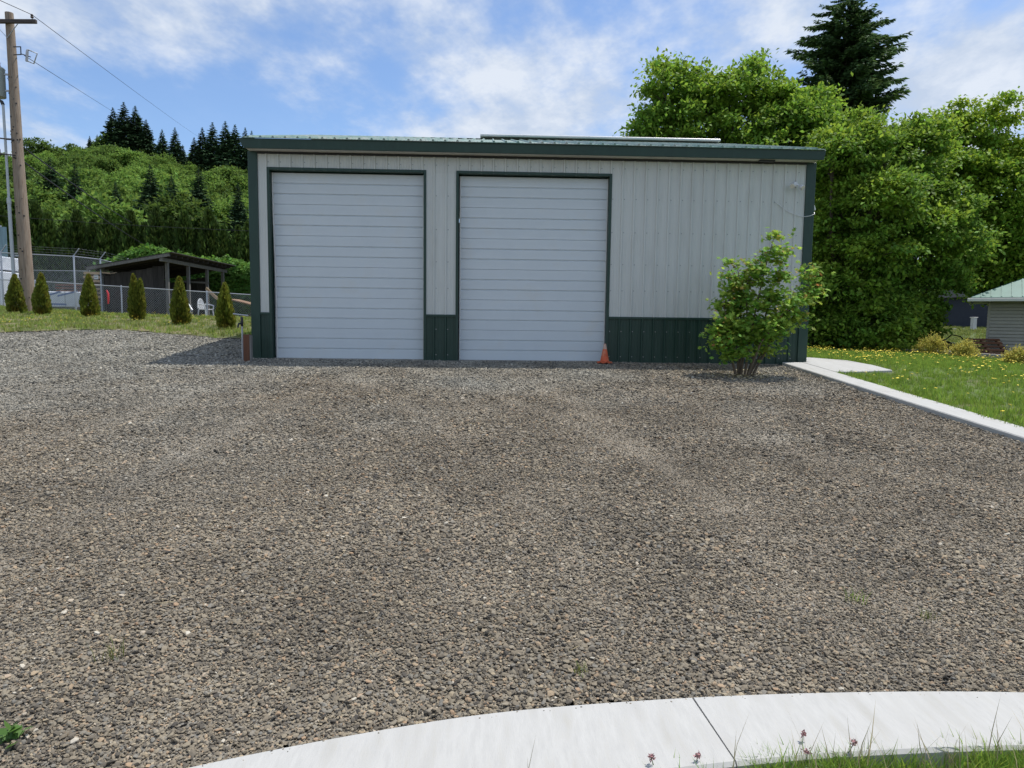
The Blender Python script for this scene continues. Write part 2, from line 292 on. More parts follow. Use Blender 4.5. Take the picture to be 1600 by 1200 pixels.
def sstep(a, b, x): t = np.clip((np.asarray(x, float) - a) / (b - a), 0, 1); return t * t * (3 - 2 * t)
_pn = [(rng.uniform(-1, 1, 2), rng.uniform(0, 6.28)) for _ in range(8)]
def wob(x, y, sc=1.0):
    s = 0
    for i, (d, p) in enumerate(_pn): s = s + np.sin((x * d[0] + y * d[1]) * sc * (1 + 0.45 * i) + p)
    return s / 8
def hillz(x, y):
    crest = np.interp(np.asarray(x, float) * 262 / np.maximum(y, 60.0), [-260, -175, -151, -129, -109, -86, -40, 60, 300], [44, 49.5, 52.5, 52, 48, 45, 30, 12, 9])
    t = np.clip((y - 70) / 190.0, 0, 1) ** 1.15
    return crest * t * (1 - 0.3 * sstep(290, 520, y)) + 1.6 * wob(x, y, 0.09) * t
def zt(x, y):
    """height of the ground: a yard rising away from the road, level behind, a wooded hill far left"""
    x = np.asarray(x, float); y = np.asarray(y, float)
    plane = 0.069 * np.clip(y, -6, 25.2)
    back = 1.75 - 0.05 * (np.clip(x, -20, -4) + 15)
    zl = plane + (back - plane) * sstep(23.5, 30, y)
    zr = 0.069 * np.clip(y, -6, 13.9) - 0.027 * np.clip(x - 6.6, 0, 11) * sstep(7, 16, y) + 0.9 * sstep(30, 60, y)
    w = sstep(2.0, 6.4, x)
    z = zl * (1 - w) + zr * w
    far = sstep(40, 70, y)
    return z + hillz(x, y) * sstep(60, 90, y) * (1 - sstep(60, 140, x) * 0.7)
CURB = [(-4.2, 0.2), (-3.2, 1.15), (-2.4, 1.72), (-1.7, 2.10), (-1.03, 2.362), (-.429, 2.545), (.11, 2.665), (.856, 2.745), (1.608, 2.776), (2.297, 2.765), (3.0, 2.70), (4.0, 2.5), (5.2, 2.1), (6.5, 1.5)]
CX = np.array([p[0] for p in CURB]); CY = np.array([p[1] for p in CURB])
def curb_y(x): return np.interp(x, CX, CY)
LX = [-30, -22, -16, -12.5, -11.2, -10.2, -8.5, -6.5, -5.4, -4.4]; LYv = [17.0, 17.2, 17.9, 18.4, 19.3, 19.5, 18.6, 17.5, 17.2, 17.2]
def lawn_y(x): return np.interp(x, LX, LYv) + 0.22 * wob(np.asarray(x, float) * 3, 0, 1.5)

def grid_sheet(name, xs, ys, m, dz=0.0, keep=None, label=None, kind='structure', cat='ground'):
    xs = np.asarray(xs); ys = np.asarray(ys); X, Y = np.meshgrid(xs, ys); Z = zt(X, Y) + (dz(X, Y) if callable(dz) else dz)
    nx, ny = len(xs), len(ys); V = np.stack([X.ravel(), Y.ravel(), Z.ravel()], 1)
    i = np.arange(nx - 1); j = np.arange(ny - 1); I, J = np.meshgrid(i, j); a = (J * nx + I).ravel()
    Fq = np.stack([a, a + 1, a + nx + 1, a + nx], 1)
    if keep is not None:
        c = V[Fq].mean(1); Fq = Fq[keep(c[:, 0], c[:, 1])]
        u, inv = np.unique(Fq, return_inverse=True); V = V[u]; Fq = inv.reshape(Fq.shape)
    o = link(name, mesh_np(name, V, Fq, m, True)); return tag(o, label, cat, None, kind)

def scatter(name, pts, rots, scl, idx, sources, label, cat, group=None):
    """one 'stuff' object: instances of the source meshes on given points"""
    coll = bpy.data.collections.new(name + '_sources')
    for k, me in enumerate(sources): coll.objects.link(bpy.data.objects.new('%s_piece_%02d' % (name, k), me))
    me = bpy.data.meshes.new(name); n = len(pts); me.vertices.add(n); me.vertices.foreach_set('co', np.asarray(pts, np.float32).ravel())
    a = me.attributes.new('rot', 'FLOAT_VECTOR', 'POINT'); a.data.foreach_set('vector', np.asarray(rots, np.float32).ravel())
    a = me.attributes.new('scl', 'FLOAT', 'POINT'); a.data.foreach_set('value', np.asarray(scl, np.float32).ravel())
    a = me.attributes.new('idx', 'INT', 'POINT'); a.data.foreach_set('value', np.asarray(idx, np.int32).ravel())
    o = link(name, me); g = bpy.data.node_groups.new(name, 'GeometryNodeTree')
    g.interface.new_socket('Geometry', in_out='INPUT', socket_type='NodeSocketGeometry'); g.interface.new_socket('Geometry', in_out='OUTPUT', socket_type='NodeSocketGeometry')
    gi = N(g, 'NodeGroupInput'); go = N(g, 'NodeGroupOutput'); ip = N(g, 'GeometryNodeInstanceOnPoints'); ci = N(g, 'GeometryNodeCollectionInfo')
    ci.inputs['Collection'].default_value = coll; ci.inputs['Separate Children'].default_value = True; ci.inputs['Reset Children'].default_value = True
    ip.inputs['Pick Instance'].default_value = True
    def at(nm, dt): q = N(g, 'GeometryNodeInputNamedAttribute', data_type=dt); q.inputs['Name'].default_value = nm; return q.outputs[0]
    er = N(g, 'FunctionNodeEulerToRotation'); L(g, at('rot', 'FLOAT_VECTOR'), er.inputs[0])
    L(g, gi.outputs[0], ip.inputs['Points']); L(g, ci.outputs[0], ip.inputs['Instance']); L(g, at('idx', 'INT'), ip.inputs['Instance Index'])
    L(g, er.outputs[0], ip.inputs['Rotation']); L(g, at('scl', 'FLOAT'), ip.inputs['Scale']); L(g, ip.outputs[0], go.inputs[0])
    md = o.modifiers.new('scatter', 'NODES'); md.node_group = g
    return tag(o, label, cat, group, 'stuff')

# ------------------------------------------------------------------ setting: ground sheets
gx = np.unique(np.concatenate([np.linspace(-900, -60, 29), np.linspace(-60, -26, 18), np.arange(-26, 30.1, 0.5), np.linspace(30, 80, 26), np.linspace(80, 900, 28)]))
gy = np.unique(np.concatenate([np.linspace(-300, -12, 13), np.arange(-12, 34.1, 0.5), np.linspace(34, 300, 90), np.linspace(300, 1800, 20)]))
def ground_dz(X, Y):
    # under the yard sheets the sub-grade lies lower; inside the road-side kerb it lies a step below the concrete
    inside = (Y < curb_y(X)) & (Y > -2) & (X > -5) & (X < 7)
    return np.where((Y < 45) & (np.abs(X) < 30), -0.10, -0.02) + np.where(inside, 0.0, 0)
grid_sheet('ground', gx, gy, m_soil, ground_dz, None, 'bare earth and rough grass ground reaching to the wooded hill', cat='ground')
grid_sheet('gravel_yard', np.arange(-24, 5.83, 0.25), np.arange(0.0, 20.6, 0.25), m_gravel_sheet, lambda X, Y: 0.012 * wob(X, Y, 1.1) - 0.01,
           lambda x, y: (y > curb_y(x) - 0.05) & ~((x > -4.3) & (y > 14.2)), 'brown and grey crushed gravel yard in front of the metal garage', cat='gravel')
grid_sheet('lawn', np.arange(6.18, 34, 0.4), np.arange(3.0, 60, 0.4), m_lawnbase, lambda X, Y: 0.02 + 0.02 * wob(X, Y, 1.3),
           lambda x, y: ~((x < 7.3) & (y > 12.4) & (y < 24)), 'green lawn dotted with yellow flowers right of the concrete edging', cat='lawn')
grid_sheet('dry_lawn', np.arange(-26, -4.7, 0.2), np.arange(16.5, 31, 0.2), m_drylawn, lambda X, Y: 0.012 + 0.028 * wob(X, Y, 1.7) * sstep(0.2, 1.5, Y - lawn_y(X)),
           lambda x, y: (y > lawn_y(x)), 'dry patchy lawn strip with small cedars between gravel and fence', cat='lawn')
grid_sheet('verge', np.arange(-5, 7, 0.2), np.arange(-4, 2.9, 0.2), m_lawnbase, lambda X, Y: -0.035 + 0.01 * wob(X, Y, 5),
           lambda x, y: y < curb_y(x) - 0.12, 'grass verge inside the curved concrete edging by the camera', cat='verge')

# ------------------------------------------------------------------ concrete edging and slab
def smooth_curve(P, n):
    P = np.array(P, float); t = np.arange(len(P)); tt = np.linspace(0, len(P) - 1, n); out = []
    for q in tt:
        i = int(min(max(math.floor(q), 0), len(P) - 2)); u = q - i
        p0 = P[max(i - 1, 0)]; p1 = P[i]; p2 = P[i + 1]; p3 = P[min(i + 2, len(P) - 1)]
        out.append(0.5 * ((2 * p1) + (-p0 + p2) * u + (2 * p0 - 5 * p1 + 4 * p2 - p3) * u * u + (-p0 + 3 * p1 - 3 * p2 + p3) * u ** 3))
    return np.array(out)
def strip(name, outer, width, m, parent, side=-1, zoff=0.012, thick=0.16, gap=0.006):
    P = np.array(outer); T = np.gradient(P, axis=0); T /= np.linalg.norm(T, axis=1)[:, None]; Nn = np.stack([T[:, 1], -T[:, 0]], 1) * (-side)
    P2 = P + Nn * (width if not callable(width) else np.array([width(q[0]) for q in P])[:, None]); width = width if not callable(width) else .4; prof = [(0.0, -thick), (0.0, -0.012), (0.012 / width, 0.0), (1 - 0.012 / width, 0.0), (1.0, -0.012), (1.0, -thick)]
    V = []; n = len(P); k = len(prof)
    for i in range(n):
        z = float(zt(P[i, 0], P[i, 1])) + zoff
        for (u, dz) in prof: q = P[i] * (1 - u) + P2[i] * u; V.append((q[0], q[1], z + dz))
    Fs = [(i * k + j, i * k + j + 1, (i + 1) * k + j + 1, (i + 1) * k + j) for i in range(n - 1) for j in range(k - 1)]
    Fs += [tuple(range(k)), tuple((n - 1) * k + j for j in range(k))[::-1]]
    mb = MB(); mb.add(V, Fs); o = mb.build(name, m, parent); bm = bmesh.new(); bm.from_mesh(o.data); bmesh.ops.recalc_face_normals(bm, faces=bm.faces); bm.to_mesh(o.data); bm.free(); return o
e = empty('curved_concrete_edging', (0.86, 2.5, float(zt(.86, 2.5))), 'curved white concrete edging strip in the foreground by the camera', 'edging')
C0 = smooth_curve(CURB, 400)
for (xa, xb) in ((-3.9, -1.55), (-1.543, 0.856), (0.864, 3.3), (3.307, 6.3)):
    seg = C0[(C0[:, 0] >= xa) & (C0[:, 0] <= xb)]
    seg = np.vstack([[xa, np.interp(xa, C0[:, 0], C0[:, 1])], seg, [xb, np.interp(xb, C0[:, 0], C0[:, 1])]])[::3 if len(seg) > 30 else 1]
    seg = np.vstack([seg, [xb, np.interp(xb, C0[:, 0], C0[:, 1])]]) if seg[-1, 0] < xb - 1e-6 else seg
    o = strip('edging_slab', seg, lambda q: float(np.interp(q, [.6, 1.2, 2.2], [.46, .425, .392])), m_concrete, e, side=-1); o.matrix_parent_inverse = e.matrix_basis.inverted()
e = empty('straight_concrete_edging', (6.0, 9, float(zt(6.0, 9))), 'straight white concrete edging between gravel and green lawn', 'edging')
for (ya, yb) in ((3.0, 6.6), (6.606, 10.2), (10.206, 13.62)):
    seg = np.stack([np.full(12, 5.83), np.linspace(ya, yb, 12)], 1)
    o = strip('edging_slab', seg, 0.41, m_concrete, e, side=-1, zoff=0.045); o.matrix_parent_inverse = e.matrix_basis.inverted()
poly = [(6.245, 12.3), (6.7, 12.37), (7.46, 12.60), (7.48, 13.3), (7.40, 14.1), (7.15, 15.1), (6.9, 15.3), (6.40, 15.3), (6.40, 13.63), (6.245, 13.63)]
zs = [0.069 * min(p[1], 13.9) + 0.05 for p in poly]
tag(MB().prism(poly, [z - 0.15 for z in zs], zs).build('concrete_pad', m_concrete, None, bevel=0.01), 'white concrete pad at the right corner of the garage', 'concrete pad')

# ------------------------------------------------------------------ the metal garage
YW = 13.8; ZB = 0.945; XL, XR = -4.575, 6.355; ZT = 4.885; YB = 23.2; YF = 13.51; ZE = 5.07; YR = 18.5; PIT = 0.259
G = empty('metal_garage', (0.9, YW, ZB), 'cream metal garage with green trim and two white overhead doors', 'garage')
GI = Matrix.Translation((-0.9, -YW, -ZB))
def gp(o): o.matrix_parent_inverse = GI.copy(); return o
RIBX = 2.59; RP = 0.2286
def rib_profile(xa, xb):
    """x, outward offset of a ribbed steel sheet between xa and xb"""
    pts = {xa, xb}; k0 = int(math.floor((xa - RIBX) / RP)) - 1; k1 = int(math.ceil((xb - RIBX) / RP)) + 1; base = []
    for k in range(k0, k1 + 1):
        c = RIBX + k * RP
        base += [(c - .026, 0), (c - .015, .026), (c + .011, .026), (c + .026, 0)]
        for mnr in (RP * 0.36, RP * 0.64): base += [(c + mnr - .011, 0), (c + mnr - .005, .0035), (c + mnr + .005, .0035), (c + mnr + .011, 0)]
    bx = [b[0] for b in base]; by = [b[1] for b in base]
    xs = sorted([xa] + [b for b in bx if xa + 1e-4 < b < xb - 1e-4] + [xb])
    return [(x, float(np.interp(x, bx, by))) for x in xs]
def ribbed(name, xa, xb, za, zb, m, parent, y=YW, out=-1):
    pr = rib_profile(xa, xb); n = len(pr); V = []
    for z in (za, zb): V += [(x, y + out * o, z) for (x, o) in pr]
    Fs = [(i, i + 1, n + i + 1, n + i) for i in range(n - 1)]
    V += [(xa, y + 0.01, za), (xb, y + 0.01, za), (xb, y + 0.01, zb), (xa, y + 0.01, zb)]
    b = 2 * n; Fs += [(b + 1, b, b + 3, b + 2), (0, n, b + 3, b), (n - 1, b + 1, b + 2, 2 * n - 1)]
    return gp(MB().add(V, Fs).build(name, m, parent))
OP = [(-4.205, -1.27), (-0.595, 2.33)]; ZO = 4.55; ZW = 1.80
def clear(xa, xb):
    """pieces of [xa, xb] outside the door openings"""
    segs = [(xa, xb)]
    for (a, b) in OP:
        ns = []
        for (p, q) in segs:
            if q <= a or p >= b: ns.append((p, q)); continue
            if p < a: ns.append((p, a))
            if q > b: ns.append((b, q))
        segs = ns
    return [s for s in segs if s[1] - s[0] > 0.02]
x = XL + 0.02; edges = [XL + 0.02]
k = math.ceil((x - RIBX) / (RP * 4) - 0.0)
e0 = RIBX + k * RP * 4
while e0 < XR - 0.05: edges.append(e0 + 0.0125); e0 += RP * 4
edges.append(XR - 0.02)
for xa, xb in zip(edges[:-1], edges[1:]):
    ribbed('wall_panel', xa + 0.0005, xb - 0.0005, ZO, ZT, m_cream, G)
    for (p, q) in clear(xa + 0.0005, xb - 0.0005):
        ribbed('wall_panel', p, q, ZW + 0.03, ZO - 0.0005, m_cream, G); ribbed('wainscot_panel', p, q, ZB - 0.03, ZW, m_green, G)
# screw heads: rows of small fasteners beside the ribs
mb = MB()
for z in (2.35, 2.86, 3.48, 4.12, 4.70, 1.05, 1.55):
    k = int((XL - RIBX) / RP)
    while RIBX + k * RP < XR - 0.1:
        c = RIBX + k * RP + 0.042; k += 1
        if c < XL + .2 or (z < ZO + .05 and any(a - .06 < c < b + .06 for a, b in OP)): continue
        mb.tube([(c, YW - 0.0005, z), (c, YW - 0.005, z)], 0.011, 6)
o = gp(mb.build('screw_heads', m_screw, G)); o['kind'] = 'stuff'
# trims
def gbox(name, m, *a, bevel=0.004): return gp(MB().box(*a).build(name, m, G, bevel=bevel))
gbox('corner_trim', m_green, XL - 0.03, XL + 0.145, YW - 0.032, YW + 0.16, ZB - 0.03, ZT - 0.001)
gbox('corner_trim', m_green, XR - 0.155, XR + 0.03, YW - 0.032, YW + 0.16, ZB - 0.03, ZT - 0.001)
for (p, q) in [(XL + 0.147, OP[0][0] - 0.052), (OP[0][1] + 0.052, OP[1][0] - 0.052), (OP[1][1] + 0.052, XR - 0.157)]:
    gbox('wainscot_cap', m_green, p, q, YW - 0.034, YW - 0.002, ZW - 0.005, ZW + 0.04, bevel=0.003)
    gbox('base_trim', m_iron, p, q, YW - 0.030, YW - 0.002, ZB - 0.055, ZB - 0.015, bevel=0.002)
gbox('frieze_trim', m_iron, XL + 0.147, XR - 0.157, YW - 0.04, YW - 0.002, ZT - 0.04, ZT - 0.003)
# fascia and soffit
fl, fr = XL - 0.06, XR + 0.06
mb = MB(); zb0 = 4.885
mb.add([(fl - .06, YF, ZE - .005), (fr + .02, YF, ZE - .005), (fr, YF + .012, zb0), (fl + .05, YF + .012, zb0), (fl - .06, YF + .05, ZE - .005), (fr + .02, YF + .05, ZE - .005), (fr, YF + .05, zb0), (fl + .05, YF + .05, zb0)],
       [(3, 2, 1, 0), (4, 5, 6, 7), (0, 1, 5, 4), (1, 2, 6, 5), (2, 3, 7, 6), (3, 0, 4, 7)])
gp(mb.build('fascia', m_green, G, bevel=0.004))
gp(MB().box(XL + .01, XR - .01, YF + .053, YW + .01, ZT + 0.003, ZT + 0.02).build('soffit', m_soffit, G))
gp(MB().box(5.2, 5.5, YF + .09, YF + .2, ZT - 0.028, ZT + 0.0).build('soffit_vent', m_iron, G, bevel=.004))
# roof sheets: ribs run up the slope
def roof_sheet(xa, xb, front=True):
    pr = rib_profile(xa, xb); n = len(pr); V = []
    yy = ((YF - 0.03, ZE + 0.004), (YR, ZE + 0.004 + (YR - YF + .03) * PIT)) if front else ((YR, ZE + 0.004 + (YR - YF + .03) * PIT), (2 * YR - YF + .03, ZE + .004))
    for (yq, zq) in yy: V += [(x, yq, zq + o * 1.15) for (x, o) in pr]
    Fs = [(i, i + 1, n + i + 1, n + i) for i in range(n - 1)]; V += [(xa, yy[0][0], yy[0][1] - .012), (xb, yy[0][0], yy[0][1] - .012), (xb, yy[1][0], yy[1][1] - .012), (xa, yy[1][0], yy[1][1] - .012)]; b = 2 * n
    Fs += [(b, b + 3, b + 2, b + 1), (0, n, b + 3, b), (n - 1, b + 1, b + 2, 2 * n - 1)] + [(b, b + 1) + tuple(range(n - 1, -1, -1))]
    return V, Fs
ed = [XL - 0.03] + [q for q in edges[1:-1]] + [XR + 0.06]
RO = gp(MB().add(*roof_sheet(ed[0], ed[1] - .001)).build('roof', m_roof, G))
for front in (True, False):
    for i, (xa, xb) in enumerate(zip(ed[:-1], ed[1:])):
        if front and i == 0: continue
        MB().add(*roof_sheet(xa, xb - .001, front)).build('roof_sheet', m_roof, RO)
zr_ = ZE + (YR - YF + .03) * PIT
MB().add([(ed[0], YR - .16, zr_ - .012), (ed[-1], YR - .16, zr_ - .012), (ed[-1], YR, zr_ + .034), (ed[0], YR, zr_ + .034), (ed[0], YR + .16, zr_ - .012), (ed[-1], YR + .16, zr_ - .012)], [(0, 1, 2, 3), (3, 2, 5, 4), (0, 3, 4), (1, 5, 2), (0, 4, 5, 1)]).build('ridge_cap', m_roof, RO)
vb = MB().box(-0.25, 5.95, YR - .20, YR + .22, zr_ + .038, zr_ + .10); vo_ = vb.build('ridge_vent', m_white, RO, bevel=.015)
# side and rear walls
for xs, nm in ((XL + .004, 'side_wall'), (XR - .004, 'side_wall')):
    h = [(YW + .165, ZB - .4), (YB, ZB - .4), (YB, ZT), (YR, ZT + (YR - YW) * PIT + .0), (YW + .165, ZT)]
    V = [(xs + s_, y, z) for s_ in (-.02, .02) for (y, z) in h]; n = 5
    gp(MB().add(V, [tuple(range(n)), tuple(range(2 * n - 1, n - 1, -1))] + [(i, n + i, n + (i + 1) % n, (i + 1) % n) for i in range(n)]).build(nm, m_cream, G))
    mbs = MB(); yq = YW + .3
    while yq < YB - .1: mbs.box(xs - .036, xs + .036, yq - .02, yq + .02, ZB + .9, ZT); yq += RP
    o = gp(mbs.build('side_ribs', m_cream, G)); o['kind'] = 'stuff'
    gp(MB().box(xs - .03, xs + .03, YW + .17, YB, ZB - .35, ZW).build('side_wainscot', m_green, G))
gp(MB().box(XL + .03, XR - .03, YB - .02, YB, ZB - .3, ZT).build('rear_wall', m_cream, G))
gp(MB().box(XL + .1, XR - .1, YW + .25, YB - .1, ZB - .2, ZB - .02).build('floor_slab', m_concrete2, G))
# doors
def door(xa, xb, warped):
    D = gp(link('garage_door', None, G)) if False else None
    d0 = YW + 0.13; n = 6; h = (ZO - 0.02 - ZB) / n; w0, w1 = xa + 0.015, xb - 0.015
    first = None
    for i in range(n):
        za = ZB + i * h + 0.0015; zb = ZB + (i + 1) * h - 0.0015; H = zb - za
        pr = [(0, 0.005), (0.004, 0.0)]
        for f in (1 / 3., 2 / 3.): c = f * H; pr += [(c - .020, 0.0), (c - .007, .019), (c + .004, .019), (c + .010, 0.0)]
        for f in (1 / 6., 0.5, 5 / 6.):
            for dd in (-.028, 0, .028): c = f * H + dd; pr += [(c - .006, 0.0), (c, .0016), (c + .006, 0.0)]
        pr += [(H - .005, 0.0), (H, 0.005)]; pr = sorted(pr); k = len(pr)
        V = [(w0, d0 + o, za + z) for (z, o) in pr] + [(w1, d0 + o, za + z) for (z, o) in pr] + [(w0, d0 + .045, za), (w1, d0 + .045, za), (w1, d0 + .045, zb), (w0, d0 + .045, zb)]
        Fs = [(j, k + j, k + j + 1, j + 1) for j in range(k - 1)]; b = 2 * k
        Fs += [(b + 1, b, b + 3, b + 2), (b, b + 1, k, 0), (b + 2, b + 3, k - 1, 2 * k - 1)]
        if first is None:
            first = gp(MB().add(V, Fs).build('garage_door', m_door, G)); DI = Matrix.Identity(4)
        else: MB().add(V, Fs).build('door_section', m_door, first)
    # rubber sill and side seals
    MB().box(w0, w1, d0 - .004, d0 + .03, ZB - .03, ZB - .001).build('bottom_seal', m_iron, first)
    pts = []; zz0 = np.linspace(ZB - .01, ZO - .03, 12)
    for z in zz0:
        u = (z - ZB) / (ZO - ZB); pts.append(((xa + .028 + (0.02 * (1 - u) ** 2 + .012 * sin(5 * u) if warped else 0)), d0 - .016, z))
    MB().tube(pts, 0.017, 6).build('weather_seal', m_seal, first)
    MB().box(xb - .024, xb - .004, d0 - .02, d0 - .002, ZB, ZO - .02).build('weather_seal', m_seal, first)
    # dark void behind, steel jambs and header in green
    MB().box(xa + .01, xb - .01, d0 + .07, d0 + .09, ZB - .02, ZO).build('inner_backing', m_dark, first)
    T = .05; 
    gp(MB().box(xa - T, xa, YW - .028, YW + .24, ZB - .02, ZO + T).build('door_jamb', m_green, G, bevel=.003))
    gp(MB().box(xb, xb + T, YW - .028, YW + .24, ZB - .02, ZO + T).build('door_jamb', m_green, G, bevel=.003))
    gp(MB().box(xa + .001, xb - .001, YW - .028, YW + .24, ZO, ZO + T).build('door_header', m_green, G, bevel=.003))
    gp(MB().box(xa - .03, xb + .03, YW - .12, YW + .30, ZB - .12, ZB - .012).build('threshold', m_concrete2, G, bevel=.01))
    return first
d1 = door(*OP[0], True); d1['label'] = 'white ribbed overhead door nearest the left corner, its left seal warped'
d2 = door(*OP[1], False); d2['label'] = 'white ribbed overhead door in the middle beside the orange cone'
# flood light, stain patch and cable on the front wall
fl_ = empty('flood_light', (5.98, YW - .02, 4.45), 'white twin-head flood light under the eave near the right corner', 'light')
fl_.scale = (.85, .85, .85)
fl_l = lambda mb, nm, m, **k: mb.build(nm, m, fl_, **k)
fl_l(MB().tube([(0, .018, .02), (0, -.04, .02)], .055, 14), 'mount_plate', m_white, smooth=True)
for sx in (-1, 1):
    a = Vector((sx * .03 - .01, -.03, .01)); b_ = a + Vector((sx * .055, -.075, -.02 - .03 * (sx > 0))); c_ = b_ + Vector((sx * .04, -.075, -.045))
    hd = MB().tube([a, b_, b_ + (c_ - b_) * .25, c_], [.016, .018, .05, .06], 14); h_ = fl_l(hd, 'lamp_head', m_white, smooth=True)
    d_ = (c_ - b_).normalized(); MB().tube([c_ + d_ * .001, c_ + d_ * .012], [.052, .045], 14).build('lens', m_lens, h_, smooth=True)
cab = MB().tube([(5.60, YW - .024, 4.12), (5.70, YW - .026, 4.06), (5.87, YW - .028, 3.94), (6.05, YW - .03, 3.87), (6.2, YW - .045, 3.845), (6.30, YW - .05, 3.86), (6.395, YW - .045, 3.90), (6.40, YW + .03, 3.96)], .006, 6)
tag(cab.build('cable', m_white, None, smooth=True), 'thin white cable drooping across the wall below the flood light', 'cable')
bx = empty('junction_box', (XR + .04, YW + .12, 4.0), 'small white wedge-shaped box on the garage side at the right corner', 'box')
MB().add([(-.01, 0, 0), (.10, 0, 0), (.035, 0, .19), (-.01, 0, .19), (-.01, .14, 0), (.10, .14, 0), (.035, .14, .19), (-.01, .14, .19)], [(0, 1, 2, 3), (7, 6, 5, 4), (0, 4, 5, 1), (1, 5, 6, 2), (2, 6, 7, 3), (3, 7, 4, 0)]).build('housing', m_white, bx, bevel=.008)
MB().box(-.012, .03, .03, .11, -.04, .002).build('mounting_bracket', m_galv, bx)

# ------------------------------------------------------------------ small things by the garage
cn = empty('traffic_cone', (2.27, 13.50, float(zt(2.27, 13.5)) + .005), 'faded orange traffic cone leaning against the middle door jamb', 'cone'); cn.rotation_euler = (radians(-4), radians(3), .5)
prof = [(.095, .02), (.088, .04), (.062, .16), (.042, .27), (.026, .36), (.023, .375), (.016, .376)]
mb = MB(); n = 20
for (r_, z_) in prof: mb.v += [(r_ * cos(2 * pi * k / n), r_ * sin(2 * pi * k / n), z_) for k in range(n)]
for i in range(len(prof) - 1): mb.f += [(i * n + k, i * n + (k + 1) % n, (i + 1) * n + (k + 1) % n, (i + 1) * n + k) for k in range(n)]
mb.build('cone_body', m_cone, cn, smooth=True)
MB().tube([(0, 0, .27), (0, 0, .372)], [.0425, .0245], 20, cap=False).build('faded_tip', m_conedirt, cn, smooth=True)
base = [(.15 * (1 if abs(cos(a)) > .5 else .8) * cos(a) * 1.05, .14 * sin(a)) for a in np.linspace(0, 2 * pi, 17)[:-1]]
MB().prism(base, [0.0 + .012 * sin(3 * i) for i in range(16)], [.022 + .012 * sin(3 * i) for i in range(16)]).build('cone_base', m_cone, cn, smooth=True)

pz = float(zt(-4.52, 13.30))
pst = empty('guard_post', (-4.52, 13.30, pz), 'short brown wooden post beside the left corner of the garage', 'post')
MB().box(-.065, .05, -.06, .06, -.1, .50).build('timber', m_wood_brown, pst, bevel=.006)
MB().box(.051, .075, -.055, .05, -.1, .485).build('side_board', m_wood_grey, pst, bevel=.003)
hy = empty('yard_hydrant', (-4.66, 13.42, float(zt(-4.66, 13.42))), 'thin yard hydrant pipe with black head left of the brown post', 'hydrant')
MB().tube([(0, 0, -.1), (0, 0, .70)], .017, 10).build('standpipe', m_galv, hy, smooth=True)
MB().tube([(0, 0, .64), (0, 0, .66), (0, -.005, .80), (0, 0, .82)], [.018, .027, .026, .014], 10).build('valve_head', m_iron, hy, smooth=True)
MB().tube([(0, -.02, .70), (-.03, -.09, .69), (-.04, -.11, .62)], [.02, .018, .016], 8).build('spout', m_iron, hy, smooth=True)
MB().tube([(-.16, .0, .875), (0.0, 0, .855), (.12, 0, .845)], [.014, .012, .014], 8).build('lift_handle', m_galv, hy, smooth=True)

# ------------------------------------------------------------------ utility pole and cables
pb = Vector((-17.30, 27.0, 1.70))
UP = empty('utility_pole', pb, 'leaning wooden utility pole with crossarm and grey transformer', 'pole')
ptop = Vector((-0.16, 0, 10.9))
at_ = lambda t: ptop * t
MB().tube([at_(t) + Vector((0.012 * sin(9 * t), 0, 0)) for t in np.linspace(-.03, 1, 14)], list(np.linspace(.25, .135, 14)), 16).build('shaft', m_wood_pole, UP, smooth=True)
mb = MB()
for i in range(46):
    t = random.uniform(.02, .9); a = random.uniform(-2.6, -.5); p = at_(t) + Vector((cos(a), sin(a), 0)) * (.25 - .115 * t - .004); q = p + Vector((cos(a), sin(a), 0)) * .02
    mb.tube([p, q], random.uniform(.014, .032), 6)
o = mb.build('bolts_and_knots', m_iron, UP); o['kind'] = 'stuff'
ca = at_(.965)
MB().box(-1.25, 1.08, -.26, -.15, -.06, .07, Matrix.Translation(ca) @ Matrix.Rotation(radians(-1.2), 4, 'Y')).build('crossarm', m_xarm, UP, bevel=.008)
for sx in (-1, 1): MB().bar(ca + Vector((sx * .42, -.20, -.06)), ca + Vector((0, -.17, -.55)), .03, .012).build('brace', m_galv, UP)
for sx in (-1.1, .93):
    b_ = ca + Vector((sx, -.2, .07 + (-.02 if sx < 0 else .02)))
    ins = MB().tube([b_, b_ + Vector((0, 0, .06))], .012, 8).build('insulator_pin', m_iron, UP)
    MB().tube([b_ + Vector((0, 0, z)) for z in (.05, .07, .10, .115, .15, .165, .19)], [.03, .055, .05, .035, .05, .045, .025], 12).build('insulator', m_xarm, ins, smooth=True)
tr = at_(.775) + Vector((-.52, -.1, 0))
T_ = MB().tube([tr + Vector((0, 0, z)) for z in (-.55, -.53, .42, .45, .50)], [.24, .26, .26, .275, .24], 24).build('transformer', m_transf, UP, smooth=True)
for k in (-1, 1): MB().tube([tr + Vector((k * .1, 0, z)) for z in (.48, .54, .60, .66, .72)], [.05, .06, .04, .05, .02], 10).build('bushing', m_porc, T_, smooth=True)
for z in (-.3, .28): MB().bar(tr + Vector((.2, .02, z)), tr + Vector((.52, .1, z)), .06, .06).build('transformer_bracket', m_galv, T_)
cu = at_(.875) + Vector((.2, -.12, 0))
cb = MB(); cb.bar(cu + Vector((-.05, 0, .14)), cu + Vector((.22, 0, .15)), .025, .03); cb.bar(cu + Vector((-.05, 0, -.14)), cu + Vector((.22, 0, -.12)), .025, .03); cb.bar(cu + Vector((.21, 0, -.13)), cu + Vector((.21, 0, .16)), .025, .03); cb.bar(cu + Vector((.22, 0, -.1)), cu + Vector((.55, 0, -.2)), .02, .03)
cbo = cb.build('cutout_bracket', m_iron, UP)
